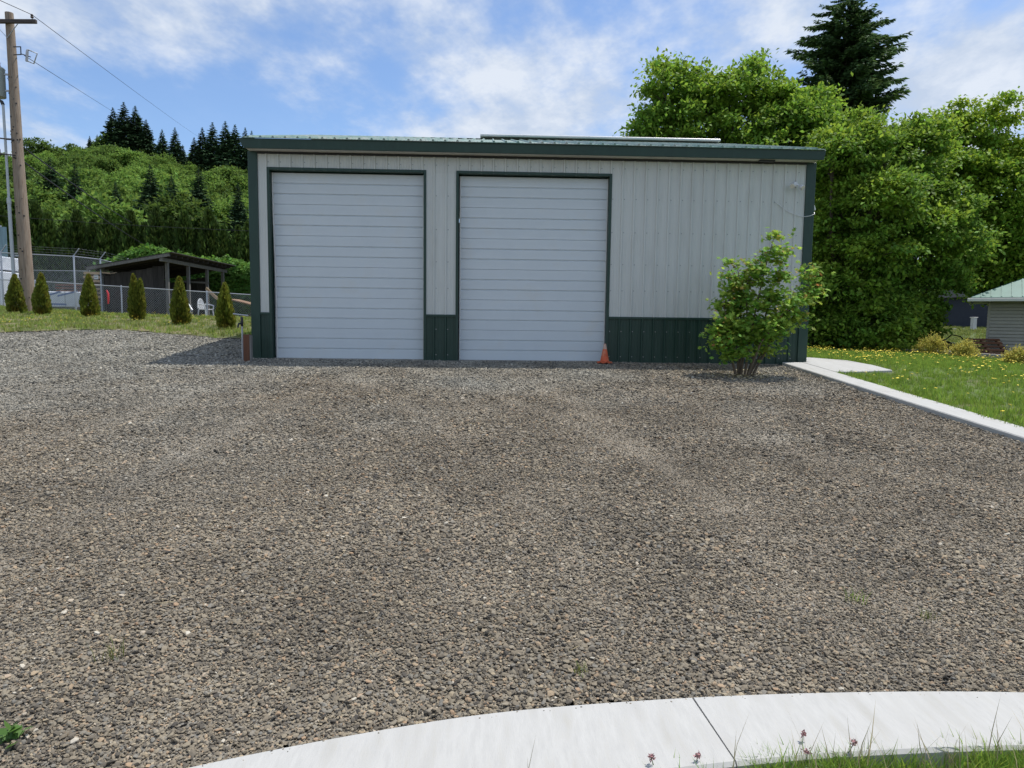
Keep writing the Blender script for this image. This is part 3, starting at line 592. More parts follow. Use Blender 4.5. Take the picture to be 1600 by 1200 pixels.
MB().tube([cu + Vector((.44, 0, z)) + Vector((.12 * (z + .0), 0, 0)) for z in (-.36, -.30, -.2, -.1, 0, .06)], [.04, .05, .045, .05, .045, .03], 10).build('cutout_insulator', m_porc, UP, smooth=True)
MB().tube([cu + Vector((.48, 0, .05)), cu + Vector((.80, -.02, -.08)), cu + Vector((.66, -.02, -.44)), cu + Vector((.42, 0, -.34))], .022, 8).build('fuse_tube', m_galv, UP, smooth=True)
# conduit riser, clamps
cx_ = -.27
cdp = [Vector((-.30 + .0, -.25, z)) + Vector((-.016 * z * .6, 0, 0)) for z in np.linspace(-.1, 7.6, 10)]
R_ = MB().tube(cdp[:6], .062, 10).build('conduit', m_pvc, UP, smooth=True)
MB().tube(cdp[5:], .045, 10).build('upper_conduit', m_pvc, R_, smooth=True)
MB().tube([cdp[5] + Vector((0, 0, -.1)), cdp[5] + Vector((0, 0, .1))], .075, 10).build('coupling', m_pvc, R_, smooth=True)
for z in (2.2, 6.4): MB().bar(Vector((-.40, -.22, z)), Vector((.02, -.12, z)), .05, .06).build('standoff_clamp', m_galv if z < 5 else m_iron, R_)
hd = cdp[-1]; MB().tube([hd, hd + Vector((-.04, 0, .10)), hd + Vector((-.18, 0, .2)), hd + Vector((-.45, 0, .26))], [.06, .06, .03, .02], 8).build('weatherhead', m_iron, R_, smooth=True)
MB().tube([hd + Vector((-.18, 0, .2)), hd + Vector((-.30, 0, .42)), hd + Vector((-.16, 0, .62))], .018, 6).build('drip_loop', m_wire, R_, smooth=True)
bxm = at_(.555) + Vector((-.72, -.2, -.12)); MB().box(-.33, .18, -.1, .1, -.14, .14, Matrix.Translation(bxm)).build('splice_case', m_iron, UP, bevel=.03)
def cable(name, label, a, b, sag, rad, ext=None):
    a = Vector(a); b = Vector(b); pts = []
    if ext is not None: ext = Vector(ext); pts += [ext + (a - ext) * t + Vector((0, 0, -sag * .5 * 4 * t * (1 - t))) for t in np.linspace(0, .95, 14)]
    pts += [a + (b - a) * t + Vector((0, 0, -sag * 4 * t * (1 - t))) for t in np.linspace(0, 1, 40)]
    return tag(MB().tube(pts, rad, 6).build(name, m_wire, None, smooth=True), label, 'cable')
P0 = pb + ca
far = Vector((-62, 150, 0))
cable('power_line', 'thin power line from the crossarm insulator running down to the hill', P0 + Vector((.93, -.2, .26)), (-83.0, 215.0, 52.7), 0.3, .012, P0 + Vector((-22, -40, 5)))
cable('service_line', 'thin wire descending from the fuse cutout on the pole to the hill trees', P0 + Vector((.66, -.3, -1.2)), (-122.6, 262.0, 67.6), 0.3, .012)
cable('telephone_cable', 'upper thick black cable crossing the pole below the transformer', pb + at_(.585) + Vector((0, -.2, 0)), (-42, 110, 13), 2.0, .026, pb + Vector((-16, -30, 6.7)))
cable('telephone_cable', 'lower thick black cable crossing the pole above the hedge', pb + at_(.535) + Vector((0, -.2, 0)), (-38, 110, 9), 2.2, .026, pb + Vector((-16, -30, 6.2)))
cable('overhead_wire', 'thin wire high across the dark hedge behind the shed', (-40, 46, 8.6), (-8, 46.5, 7.2), .35, .012)

# ------------------------------------------------------------------ chain-link fences
def chain(P, H, z0, pitch=.095, wr=.0030):
    """diamond mesh of a straight panel: P0->P1 in plan, base heights"""
    (xa, ya), (xb, yb) = P; Ls = math.hypot(xb - xa, yb - ya); ux, uy = (xb - xa) / Ls, (yb - ya) / Ls
    V = []; Fs = []
    for sgn in (1, -1):
        s = -H
        while s < Ls:
            if sgn > 0: s0, s1, h0, h1 = s, s + H, 0.0, H
            else: s0, s1, h0, h1 = s, s + H, H, 0.0
            if s0 < 0: h0 = h0 + (h1 - h0) * (-s0) / H; s0 = 0
            if s1 > Ls: h1 = h0 + (h1 - h0) * (Ls - s0) / (s1 - s0); s1 = Ls
            if s1 - s0 > .01:
                zb0 = z0[0] + (z0[1] - z0[0]) * s0 / Ls; zb1 = z0[0] + (z0[1] - z0[0]) * s1 / Ls; yo = .004 * sgn
                a = np.array([xa + ux * s0 - uy * yo, ya + uy * s0 + ux * yo, zb0 + h0]); b = np.array([xa + ux * s1 - uy * yo, ya + uy * s1 + ux * yo, zb1 + h1])
                d = (b - a) / np.linalg.norm(b - a); nrm = np.array([-uy, ux, 0]); sd_ = np.cross(d, nrm); o = len(V)
                for p in (a, b):
                    for ang in (0, 2.094, 4.189): V.append(p + (nrm * cos(ang) + sd_ * sin(ang)) * wr)
                Fs += [(o, o + 1, o + 4, o + 3), (o + 1, o + 2, o + 5, o + 4), (o + 2, o, o + 3, o + 5)]
            s += pitch
    return V, Fs
def fence(name, label, nodes, H, barbed=False, pr=.03):
    """nodes: list of (x, y, z) post bases"""
    F_ = empty(name, nodes[0], label, 'fence'); FI = Matrix.Translation(-Vector(nodes[0]))
    def fp(o): o.matrix_parent_inverse = FI.copy(); return o
    for i, p in enumerate(nodes):
        p = Vector(p); po = fp(MB().tube([p + Vector((0, 0, -.3)), p + Vector((0, 0, H + .03)), p + Vector((0, 0, H + .06))], [pr, pr, pr * .5], 10).build('post', m_galv, F_, smooth=True))
        if barbed: MB().bar(p + Vector((0, 0, H + .02)), p + Vector((.27, -.05, H + .33)), .035, .03).build('barb_arm', m_galv, po)
    for a, b in zip(nodes[:-1], nodes[1:]):
        a = Vector(a); b = Vector(b)
        fp(MB().tube([a + Vector((0, 0, H)), b + Vector((0, 0, H))], .021, 8).build('top_rail', m_galv, F_, smooth=True))
        V, Fs = chain(((a.x, a.y), (b.x, b.y)), H - .05, (a.z + .03, b.z + .03)); o = fp(MB().add(V, Fs).build('wire_mesh', m_galv, F_)); o['kind'] = 'stuff'
        if barbed:
            for t in (.35, .7, 1.0): fp(MB().tube([a + Vector((.27 * t, -.05 * t, H + .31 * t)), b + Vector((.27 * t, -.05 * t, H + .31 * t))], .0022, 4).build('barbed_wire', m_galv, F_))
    return F_
zf = lambda x, y: float(zt(x, y))
fence('low_chain_link_fence', 'low chain-link fence in front of the dark shed', [(x, 30.0, zf(x, 30.0)) for x in (-20.6, -18.9, -15.38, -11.85, -8.3, -5.2)], 1.17)
fence('tall_chain_link_fence', 'tall chain-link fence with barbed-wire arm behind the utility pole', [(x, 31.0, zf(x, 31.0) + .05) for x in (-24.0, -20.9, -17.85)] + [(-17.6, 32.6, 1.95), (-18.3, 36.0, 1.95)], 2.30, True, .036)
fence('far_chain_link_fence', 'distant chain-link fence across the lumber yard in front of the hedge', [(x, 43.0, 2.0) for x in (-34, -30.5, -27.2, -23.9, -20.6, -17.2, -14.0)], 2.35, False, .04)
sg = empty('fence_sign', (-17.45, 32.0, 3.42), 'small white square sign hung on the tall chain-link fence', 'sign', rz=radians(8))
MB().box(-.09, .09, -.10, -.095, -.10, .10).build('sign_plate', m_white, sg); MB().box(-.07, .07, -.1035, -.1015, .05, .07).build('printed_line', m_wood_grey, sg); MB().box(-.07, .05, -.1035, -.1015, -.03, -.01).build('printed_line', m_wood_grey, sg)

# ------------------------------------------------------------------ open shed
sx0, sx1, sy0, sy1 = -17.85, -14.85, 33.0, 39.9; zs0 = 1.74
SH = empty('open_shed', (sx0, sy0, zs0), 'dark weathered open-sided wooden shed with a single-slope roof', 'shed'); SI = Matrix.Translation(-Vector((sx0, sy0, zs0)))
def sp_(o): o.matrix_parent_inverse = SI.copy(); return o
zroof = lambda x: 4.30 + (x - sx1) * 0.185 + .12
x = sx0
while x < sx1 - .12:
    w = random.uniform(.19, .28); w = min(w, sx1 - .1 - x); top = zroof(x) - .30 - random.uniform(0, .05)
    sp_(MB().box(x + .004, x + w - .004, sy0 - .02 + random.uniform(-.008, .008), sy0 + .012, zs0 - .05 + random.uniform(0, .07), top).build('wall_plank', m_wood_old, SH)); x += w
y = sy0 + .05
while y < sy1: # rear wall planks
    w = random.uniform(.2, .3); sp_(MB().box(sx0 - .02, sx0 + .01, y + .003, y + w - .003, zs0 - .05, zroof(sx0) - .2).build('wall_plank', m_wood_old, SH)); y += w
x = sx0
while x < sx1 - 1.0:
    w = random.uniform(.2, .3); sp_(MB().box(x + .003, x + w - .003, sy1 - .02, sy1 + .01, zs0 - .05, zroof(x) - .3).build('wall_plank', m_wood_old, SH)); x += w
y = sy0 + 3.2
for x in np.arange(sx0 + .1, sx1 - .8, .27): sp_(MB().box(x, x + .25, y, y + .03, zs0, zroof(x) - random.uniform(.35, .8)).build('partition_plank', m_wood_old, SH))
for y in (sy0 + .02, sy0 + 2.3, sy0 + 4.6, sy1 - .1): sp_(MB().box(sx1 - .07, sx1 + .07, y, y + .13, zs0 - .2, zroof(sx1) - .22).build('post', m_wood_grey, SH, bevel=.008))
for y in (sy0 + 2.3, sy0 + 4.6, sy1 - .1): sp_(MB().box(sx0 + .03, sx0 + .13, y, y + .1, zs0 - .2, zroof(sx0) - .2).build('post', m_wood_old, SH))
sp_(MB().box(sx1 - .05, sx1 + .09, sy0 - .55, sy1 + .45, zroof(sx1) - .22, zroof(sx1) - .05).build('beam', m_wood_grey, SH, bevel=.006))
sp_(MB().bar((sx0 - .3, sy0 - .57, zroof(sx0 - .3) + .02), (sx1 + .42, sy0 - .57, zroof(sx1 + .42) + .02), .04, .17).build('barge_board', m_wood_grey, SH))
for y in np.arange(sy0 - .45, sy1 + .5, .61): sp_(MB().bar((sx0 - .28, y, zroof(sx0 - .28) - .0), (sx1 + .42, y, zroof(sx1 + .42) - .0), .045, .13).build('rafter', m_wood_old, SH))
x = sx0 - .35
while x < sx1 + .45:
    z = zroof(x) + .07; z2 = zroof(x + .30) + .07
    sp_(MB().add([(x, sy0 - .6, z), (x + .295, sy0 - .6, z2), (x + .295, sy1 + .55, z2), (x, sy1 + .55, z), (x, sy0 - .6, z + .035), (x + .295, sy0 - .6, z2 + .035), (x + .295, sy1 + .55, z2 + .035), (x, sy1 + .55, z + .035)], [(0, 3, 2, 1), (4, 5, 6, 7), (0, 1, 5, 4), (1, 2, 6, 5), (2, 3, 7, 6), (3, 0, 4, 7)]).build('roof_board', m_wood_old, SH)); x += .30
sp_(MB().bar((sx1 - 1.4, sy0 + 4.4, 3.55), (sx1 + .1, sy0 + 4.65, 3.50), .05, .09).build('rail', m_wood_grey, SH))

# ------------------------------------------------------------------ things around the shed
ch = empty('plastic_chair', (-12.55, 31.6, zf(-12.55, 31.6) + .0), 'white plastic garden chair behind the low fence', 'chair', rz=radians(70))
MB().prism([(-.23, -.22), (.23, -.22), (.21, .2), (-.21, .2)], [.40] * 4, [.44] * 4).build('seat', m_white, ch, bevel=.01)
bk = MB()
pts = [(-.2 * cos(a) if abs(a) < 9 else 0, .24 + .05 * sin(a), .46 + .42 * sin(a)) for a in np.linspace(0, pi, 12)]
bk.tube(pts, .028, 8); mbk = bk.build('backrest', m_white, ch, smooth=True)
for q in np.linspace(-.13, .13, 5): MB().bar((q, .23, .44), (q * .9, .285, .46 + .42 * sqrt(max(0, 1 - (q / .2) ** 2))), .035, .012, (0, 1, 0)).build('back_slat', m_white, mbk)
for sx in (-1, 1):
    for sy in (-1, 1): MB().tube([(sx * .25, sy * .22 + .0, 0), (sx * .22, sy * .18, .42)], [.022, .03], 8).build('leg', m_white, ch, smooth=True)
    MB().tube([(sx * .24, -.2, .42), (sx * .27, -.2, .60), (sx * .26, 0, .64), (sx * .22, .22, .66)], .024, 8).build('armrest', m_white, ch, smooth=True)
tag(MB().bar((-12.75, 32.2, 3.0), (-11.6, 31.5, 2.15), .03, .14).build('leaning_board', m_lumber, None), 'pale board leaning behind the white chair', 'board')
tag(MB().bar((-13.05, 31.4, 2.0), (-13.6, 31.9, 2.55), .05, .05).add(*chain(((-13.6, 31.8), (-13.2, 31.8)), .5, (1.75, 1.75), .12, .01)).build('scrap_metal', m_galv, None), 'heap of grey scrap metal beside the white chair', 'scrap')
ws = empty('timber_ramp', (-10.4, 31.6, 1.5), 'brown plywood sheet sloping over a dark pile by the fence', 'board pile')
MB().bar((-.9, 0, 1.0), (.75, -.2, .62), .95, .05).build('plywood_sheet', m_wood_pallet, ws)
for i in range(7): MB().bar((-.8 + .2 * i, -.3 + .1 * (i % 3), .1 + .08 * (i % 4)), (.7 + .08 * i, -.25 - .05 * i, .08 + .1 * (i % 3)), .12, .09).build('scrap_board', m_wood_old if i % 2 else m_wood_grey, ws)
mk = empty('red_marker', (-15.75, 29.6, zf(-15.75, 29.6)), 'red plastic tube on a dark stake in front of the shed', 'marker')
MB().tube([(0, 0, -.1), (0, 0, .65)], .018, 6).build('stake', m_iron, mk); MB().tube([(.02, 0, .42), (.035, 0, .6), (.03, 0, .85), (-.02, 0, .98)], [.03, .045, .045, .03], 8).build('tube', m_red, mk, smooth=True)

# lumber yard behind the tall fence
def text_mesh(s, size, m, parent, loc, rot):
    cu_ = bpy.data.curves.new('print', 'FONT'); cu_.body = s; cu_.size = size; cu_.extrude = .004; cu_.offset = .01
    ob = bpy.data.objects.new('print_tmp', cu_); COL.objects.link(ob); dg = bpy.context.evaluated_depsgraph_get(); me = bpy.data.meshes.new_from_object(ob.evaluated_get(dg)); bpy.data.objects.remove(ob)
    me.materials.clear(); me.materials.append(m); o = link('printed_name', me, parent, loc); o.rotation_euler = rot; return o
def bundle(name, label, x0, x1, y0, y1, z0, z1, m, txt=None, tx=None, lean=0):
    B = empty(name, (x0, y0, z0), label, 'lumber pack'); MB().box(0, x1 - x0, 0, y1 - y0, 0, z1 - z0).build('wrap', m, B, bevel=.04)
    if txt: text_mesh(txt, tx[2], m_print, B, (tx[0], -.012, tx[1]), (radians(90), 0, 0))
    for q in (.25, .75): MB().box((x1 - x0) * q - .02, (x1 - x0) * q + .02, -.006, -.002, .01, z1 - z0 - .01).build('strap', m_galv, B)
    for q in (.1, .5, .9): MB().box((x1 - x0) * q - .05, (x1 - x0) * q + .05, .02, y1 - y0 - .02, -.1, -.004).build('bearer', m_lumber, B)
    return B
bundle('wrapped_lumber', 'tall white wrapped lumber pack at the left edge, lower of the two', -29.6, -24.35, 36.0, 38.0, 1.98, 3.86, m_wrap, 'osam', (3.85, .12, .50))
bundle('wrapped_lumber', 'white wrapped lumber pack at the left edge, on top of the taller one', -29.4, -24.5, 36.1, 38.0, 3.96, 4.62, m_wrap, 'osam', (3.75, .16, .40))
B = bundle('wrapped_lumber', 'low white and blue wrapped lumber pack between two small cedars', -22.9, -19.9, 35.0, 36.2, 2.10, 2.86, m_wrap)
for (u, v, l, r_) in ((.5, .25, .55, .1), (1.2, .45, .9, -.3), (1.9, .5, 1.0, -.25), (1.0, .12, 1.3, .02)): MB().box(0, l, -.007, -.003, 0, .08, Matrix.Translation((u, 0, v)) @ Matrix.Rotation(r_, 4, 'Y')).build('printed_band', m_wrapblue, B)
def boards(name, label, x0, x1, y0, z0, n, m, dz=.16):
    B = empty(name, (x0, y0, z0), label, 'lumber stack')
    for i in range(n):
        MB().box(random.uniform(-.04, .04), x1 - x0 + random.uniform(-.05, .05), random.uniform(-.02, .02), 1.0, i * dz, i * dz + dz * .62).build('board_layer', m, B)
        if i < n - 1:
            for q in (.12, .5, .88): MB().box((x1 - x0) * q - .03, (x1 - x0) * q + .03, .0, 1.0, i * dz + dz * .625, i * dz + dz * .995).build('sticker', m_wood_grey, B)
boards('lumber_stack', 'reddish lumber stack above the white and blue pack', -23.2, -20.0, 38.5, 2.95, 3, m_redwood)
boards('lumber_stack', 'pale stickered lumber stack left of the shed wall', -20.6, -18.7, 36.6, 2.0, 10, m_lumber, .2)
T0 = empty('sheeted_frame', (-33, 41, 2), 'teal translucent sheeting on a frame at the left edge', 'structure')
for i, x in enumerate(np.arange(0, 5.2, .82)): MB().box(x, x + .80, 0, .03, 2.0, 4.75 - .02 * i).build('sheet', m_teal, T0)
for x in (0, 2.55, 5.0): MB().box(x, x + .1, .04, .14, 0, 4.85).build('post', m_wood_grey, T0)
MB().box(-.1, 5.4, .05, .13, 4.62, 4.72).build('rail', m_galv, T0)

# ------------------------------------------------------------------ foliage builders
def quads_from(c, ax, side, ln, wd, fold=0.0):
    """diamond leaves: centre base c, axis ax, side vector; arrays (n,3)"""
    nrm = np.cross(ax, side); n = len(c); V = np.empty((n, 4, 3), np.float32)
    V[:, 0] = c; V[:, 2] = c + ax * ln[:, None]
    mid = c + ax * (ln * .48)[:, None] + nrm * (fold * ln)[:, None]
    V[:, 1] = mid + side * (wd * .5)[:, None]; V[:, 3] = mid - side * (wd * .5)[:, None]
    return V.reshape(-1, 3), np.arange(n * 4, dtype=np.int32).reshape(n, 4)
def unit(v): return v / np.maximum(np.linalg.norm(v, axis=-1, keepdims=True), 1e-6)
def rand_side(ax, r):
    q = unit(r.normal(size=ax.shape)); return unit(np.cross(ax, q))
def lobes_crown(lobes, n_clump, per, leaf, seed, spread=.42, flat=.40):
    """lobes: (x,y,z,rx,ry,rz). Leaf clumps sit on and inside the lobes; clumps are shelves of drooping leaves"""
    r = np.random.default_rng(seed); lobes = np.array(lobes, float); vol = lobes[:, 3] * lobes[:, 4] + lobes[:, 3] * lobes[:, 5]
    pick = r.choice(len(lobes), n_clump, p=vol / vol.sum()); d = unit(r.normal(size=(n_clump, 3))); d[:, 2] = np.abs(d[:, 2]) * np.where(r.random(n_clump) < .72, 1, -1); d = unit(d)
    rad = r.uniform(.62, 1.10, n_clump)
    cc = lobes[pick, :3] + d * lobes[pick, 3:] * rad[:, None]
    csz = spread * r.uniform(.55, 1.35, n_clump)
    ci = np.repeat(np.arange(n_clump), per); n = len(ci)
    off = r.normal(size=(n, 3)) * np.array([1, 1, flat]); outw = d[ci]
    p = cc[ci] + off * csz[ci][:, None] * .55 + outw * (r.random(n) * csz[ci] * .4)[:, None]
    ax = unit(outw * .6 + r.normal(size=(n, 3)) * .6 + np.array([0, 0, -.35])); nrm = unit(np.array([0, 0, 1.0]) + r.normal(size=(n, 3)) * .55 + outw * .35)
    side = unit(np.cross(ax, nrm)); ln = leaf * r.uniform(.6, 1.3, n); V, Fq = quads_from(p, ax, side, ln, ln * .62, -.06)
    return V, Fq, cc
def big_tree(name, label, base, lobes, n_clump, per, leaf, m, seed, trunk_r=.2, spread=.45, group=None):
    base = Vector(base); T = empty(name, base, label, 'tree', group); r = random.Random(seed)
    rq = np.random.default_rng(seed + 1000); sub = list(lobes)
    for l in lobes:
        for _ in range(4):
            d = unit(rq.normal(size=3)); d[2] = abs(d[2]) * (1 if rq.random() < .75 else -.5); f = rq.uniform(.32, .55); sub.append(tuple(np.array(l[:3]) + d * np.array(l[3:]) * rq.uniform(.8, 1.1)) + (l[3] * f, l[4] * f, l[5] * f))
    V, Fq, cc = lobes_crown(sub, n_clump, per, leaf, seed, spread); link('crown', mesh_np('crown', V, Fq, m), T)
    top = max(l[2] for l in lobes); mb = MB(); pts = [Vector((0.1 * sin(2 * t), 0.08 * cos(3 * t), top * .85 * t)) for t in np.linspace(-.02, 1, 8)]
    mb.tube(pts, list(np.linspace(trunk_r, trunk_r * .25, 8)), 10).build('trunk', m_bark, T, smooth=True)
    lm = MB()
    for l in lobes:
        t = r.uniform(.2, .6); a = Vector((0, 0, top * .85 * t)); b = Vector(l[:3]); md = (a + b) / 2 + Vector((r.uniform(-.3, .3), r.uniform(-.3, .3), r.uniform(.1, .6)))
        lm.tube([a, md, b], [trunk_r * .5, trunk_r * .33, trunk_r * .12], 7)
    for k in r.sample(range(len(cc)), min(60, len(cc))):
        b = Vector(cc[k]); l = min(lobes, key=lambda q: (Vector(q[:3]) - b).length); a = Vector(l[:3]) * .8 + Vector((0, 0, l[2] * .1)); lm.tube([a, (a + b) / 2 + Vector((0, 0, .15)), b], [.04, .028, .012], 5)
    lm.build('limbs', m_bark, T, smooth=True); return T
def conifer_mesh(H, R, nb, sub, seed, m, droop=.25, needle=1.0, base=.06, power=.85, prof=None):
    """boughs round a stem, each with drooping side sprays"""
    r = np.random.default_rng(seed); u = (np.arange(nb) + r.random(nb)) / nb; h = base + (1 - base) * u ** .92
    Lb = R * ((1 - h) ** power if prof is None else np.interp(1 - h, *prof)) * r.uniform(.68, 1.15, nb) + .03 * R; az = np.arange(nb) * 2.39996 + r.normal(0, .35, nb)
    bi = np.repeat(np.arange(nb), sub); n = len(bi); t = r.uniform(.12, 1.0, n); dirv = np.stack([np.cos(az), np.sin(az), np.zeros(nb)], 1)[bi]; Lq = Lb[bi]
    z = h[bi] * H + Lq * (-droop * t ** 1.3 + .16 * t ** 3) + .10 * Lq * (1 - h[bi]) * t
    lat = np.stack([-dirv[:, 1], dirv[:, 0], np.zeros(n)], 1); sg_ = r.choice([-1, 1], n)
    c = dirv * (Lq * t)[:, None] + lat * (sg_ * Lq * .10 * r.random(n) * (1 - t * .6))[:, None]; c[:, 2] += z
    ax = unit(dirv * r.uniform(.5, 1.1, n)[:, None] + lat * (sg_ * r.uniform(.2, 1.0, n))[:, None] + np.array([0, 0, -1]) * r.uniform(-.05, .65, n)[:, None])
    side = unit(np.cross(ax, unit(np.array([0, 0, 1.0]) + r.normal(size=(n, 3)) * .45))); ln = needle * (.16 + .26 * (1 - t)) * np.maximum(Lq, (.25 if sub > 100 else .07) * R) * r.uniform(.6, 1.25, n)
    V, Fq = quads_from(c, ax, side, ln, ln * (.34 if sub > 100 else .55), -.03)
    # leader
    k = 40; tz = r.random(k); cl = np.stack([np.zeros(k), np.zeros(k), H * (.95 + .05 * tz)], 1); axl = unit(r.normal(size=(k, 3)) * .45 + np.array([0, 0, 1.2])); ll = np.full(k, .022 * H) * (1.1 - tz); V2, F2 = quads_from(cl, axl, rand_side(axl, r), ll, ll * .25)
    return mesh_np('crown', np.vstack([V, V2]), np.vstack([Fq, F2 + len(V)]), m)
def stem_mesh(H, r0_, m=None): return MB().tube([(0, 0, -.3), (0, 0, H * .5), (0, 0, H * .97)], [r0_, r0_ * .55, r0_ * .08], 8).mesh('trunk', m or m_bark, True)
def arbor_mesh(H, R, n, seed, m, tops=((0, 0, 1.0),), leaf=.13, prof=None):
    """dense upright sprays on a cone-shaped shrub; several tops allowed"""
    r = np.random.default_rng(seed); per = n // len(tops); Vs = []; Fs = []; o = 0
    for (tx, ty, th) in tops:
        u = r.random(per) ** 1.15; h = u * H * th; az = r.random(per) * 2 * pi
        rad = R * (np.interp(u, [0, .06, .2, .45, .75, .92, 1], [.62, .92, 1.0, .86, .5, .22, .03]) if prof is None else np.interp(u, *prof)) * (1 + .10 * np.sin(az * 3 + h * 7 / H) + .07 * np.sin(az * 5 - h * 13 / H)) * (1 if len(tops) == 1 else .78)
        rr_ = rad * np.sqrt(r.uniform(.35, 1.0, per)); c = np.stack([tx * (u ** .6) + rr_ * np.cos(az), ty * (u ** .6) + rr_ * np.sin(az), h], 1)
        outw = np.stack([np.cos(az), np.sin(az), np.zeros(per)], 1); ax = unit(outw * r.uniform(.15, .75, per)[:, None] + np.array([0, 0, 1.0]) + r.normal(size=(per, 3)) * .22)
        side = unit(np.cross(ax, np.stack([-np.sin(az), np.cos(az), np.zeros(per)], 1)) + r.normal(size=(per, 3)) * .5); side = unit(side - ax * (side * ax).sum(1, keepdims=True))
        ln = leaf * r.uniform(.6, 1.3, per); V, Fq = quads_from(c - ax * (ln * .4)[:, None], ax, side, ln, ln * .42, .03); Vs.append(V); Fs.append(Fq + o); o += len(V)
    return mesh_np('foliage', np.vstack(Vs), np.vstack(Fs), m)

# ------------------------------------------------------------------ small cedars on the dry lawn
ced = [(-16.70, 25.4, 1.32, .42, ((0, 0, 1),), 'young cedar shrub left of the utility pole, first in the row'),
       (-15.55, 24.95, 1.32, .42, ((0.05, 0, 1),), 'young cedar shrub just right of the utility pole, second in the row'),
       (-13.53, 24.3, 1.38, .42, ((0, 0, 1),), 'young cedar shrub by the fence sign and red marker, third in the row'),
       (-11.39, 23.1, 1.44, .40, ((-.06, 0, 1), (.15, .02, .9)), 'young two-topped cedar shrub, fourth in the row, before the shed wall'),
       (-9.30, 21.5, 1.40, .40, ((0, 0, 1),), 'young broad cedar shrub with browned top, fifth in the row'),
       (-7.44, 20.1, 1.26, .34, ((0, 0, 1),), 'young narrow cedar shrub nearest the garage, last in the row')]
for i, (x, y, H, R, tops, lab) in enumerate(ced):
    T = empty('cedar_shrub', (x, y, zf(x, y) + .02), lab, 'shrub', 'young cedars along the dry lawn')
    link('foliage', arbor_mesh(H * random.uniform(.92, 1.06), R * random.uniform(.60, .72), 4600, 50 + i, m_arbor, tops, .115), T); link('trunk', stem_mesh(H * .8, .03), T)

# ------------------------------------------------------------------ tall hedge, bramble bank
hv = [arbor_mesh(6.3, .98, 4200, 80 + k, m_hedge, ((0, 0, 1),), .42, ([0, .05, .3, .6, .85, 1], [.8, 1, 1, .85, .45, .03])) for k in range(3)]; hs_ = stem_mesh(4, .08)
x = -36.0; i = 0
while x < -13.0:
    T = empty('hedge_cedar', (x, 48 + random.uniform(-.25, .25), 2.2 - .035 * (x + 25) + random.uniform(-.25, .1)), 'tall columnar cedar in the dark hedge row behind the shed', 'hedge tree', 'cedars of the tall hedge row'); s_ = random.uniform(.88, 1.08)
    T.scale = (s_ * random.uniform(.85, 1.15), s_, s_); T.rotation_euler = (0, 0, random.uniform(0, 6.28)); link('foliage', hv[i % 3], T); link('trunk', hs_, T); x += random.uniform(.78, .95); i += 1
r = np.random.default_rng(5)
def bank(name, label, xs, zs_, y0, dep, n, m, leaf, zbase=1.5):
    x = r.uniform(xs[0], xs[-1], n); top = np.interp(x, xs, zs_) + .22 * wob(x * 2.2, 0, 1.5); u = r.random(n) ** .75; y = y0 + r.uniform(0, dep, n); z = zbase + (top - zbase) * u + .15 * wob(x * 3, y * 3, 1)
    y = np.where(u > .93, y, y0 + (y - y0) * .3); p = np.stack([x, y, z], 1); nrm = unit(np.stack([r.normal(size=n) * .5, -1 * (u < .93) + r.normal(size=n) * .5, .7 + .4 * r.normal(size=n)], 1)); ax = unit(r.normal(size=(n, 3)) + np.array([0, -.3, -.4])); ax = unit(ax - nrm * (ax * nrm).sum(1, keepdims=True)); side = np.cross(ax, nrm); ln = leaf * r.uniform(.6, 1.3, n)
    V, Fq = quads_from(p, ax, side, ln, ln * .75, -.05); c = np.array([(xs[0] + xs[-1]) / 2, y0, zbase]); T = empty(name, c, label, 'thicket'); link('foliage', mesh_np('foliage', V - c, Fq, m), T)
    mb = MB()
    for k in range(14): a = r.uniform(xs[0], xs[-1]); mb.tube([(a - c[0], .5, -.2), (a - c[0] + r.normal() * .4, .4, np.interp(a, xs, zs_) - zbase - .3)], [.05, .02], 5)
    mb.build('stems', m_bark, T)
bank('bramble_thicket', 'bright green bramble thicket banked up behind the shed', [-17.2, -16.2, -14.8, -13.2, -11, -8], [5.3, 5.2, 5.05, 4.7, 4.5, 4.3], 40.8, 2.5, 22000, m_bramble, .19)
bank('bramble_thicket', 'green bramble mound showing over the left end of the shed roof', [-22.5, -21.3, -19.6, -18.2, -17.2], [4.6, 5.15, 5.75, 5.35, 5.3], 40.8, 2.2, 9000, m_bramble, .2, 3.2)

# ------------------------------------------------------------------ wooded hill
crowns = []
for k in range(4):
    rk = np.random.default_rng(200 + k); lob = [(rk.normal() * 1.2, rk.normal() * 1.2, 4.0 + rk.uniform(-1.4, 2.2), rk.uniform(1.5, 2.5), rk.uniform(1.5, 2.5), rk.uniform(1.3, 2.2)) for _ in range(6)]
    V, Fq, cc = lobes_crown(lob, 190, 30, .44, 210 + k, .75); crowns.append(mesh_np('woodland_crown', V, Fq, m_wood_far))
pts = []; n = 0
r = np.random.default_rng(11)
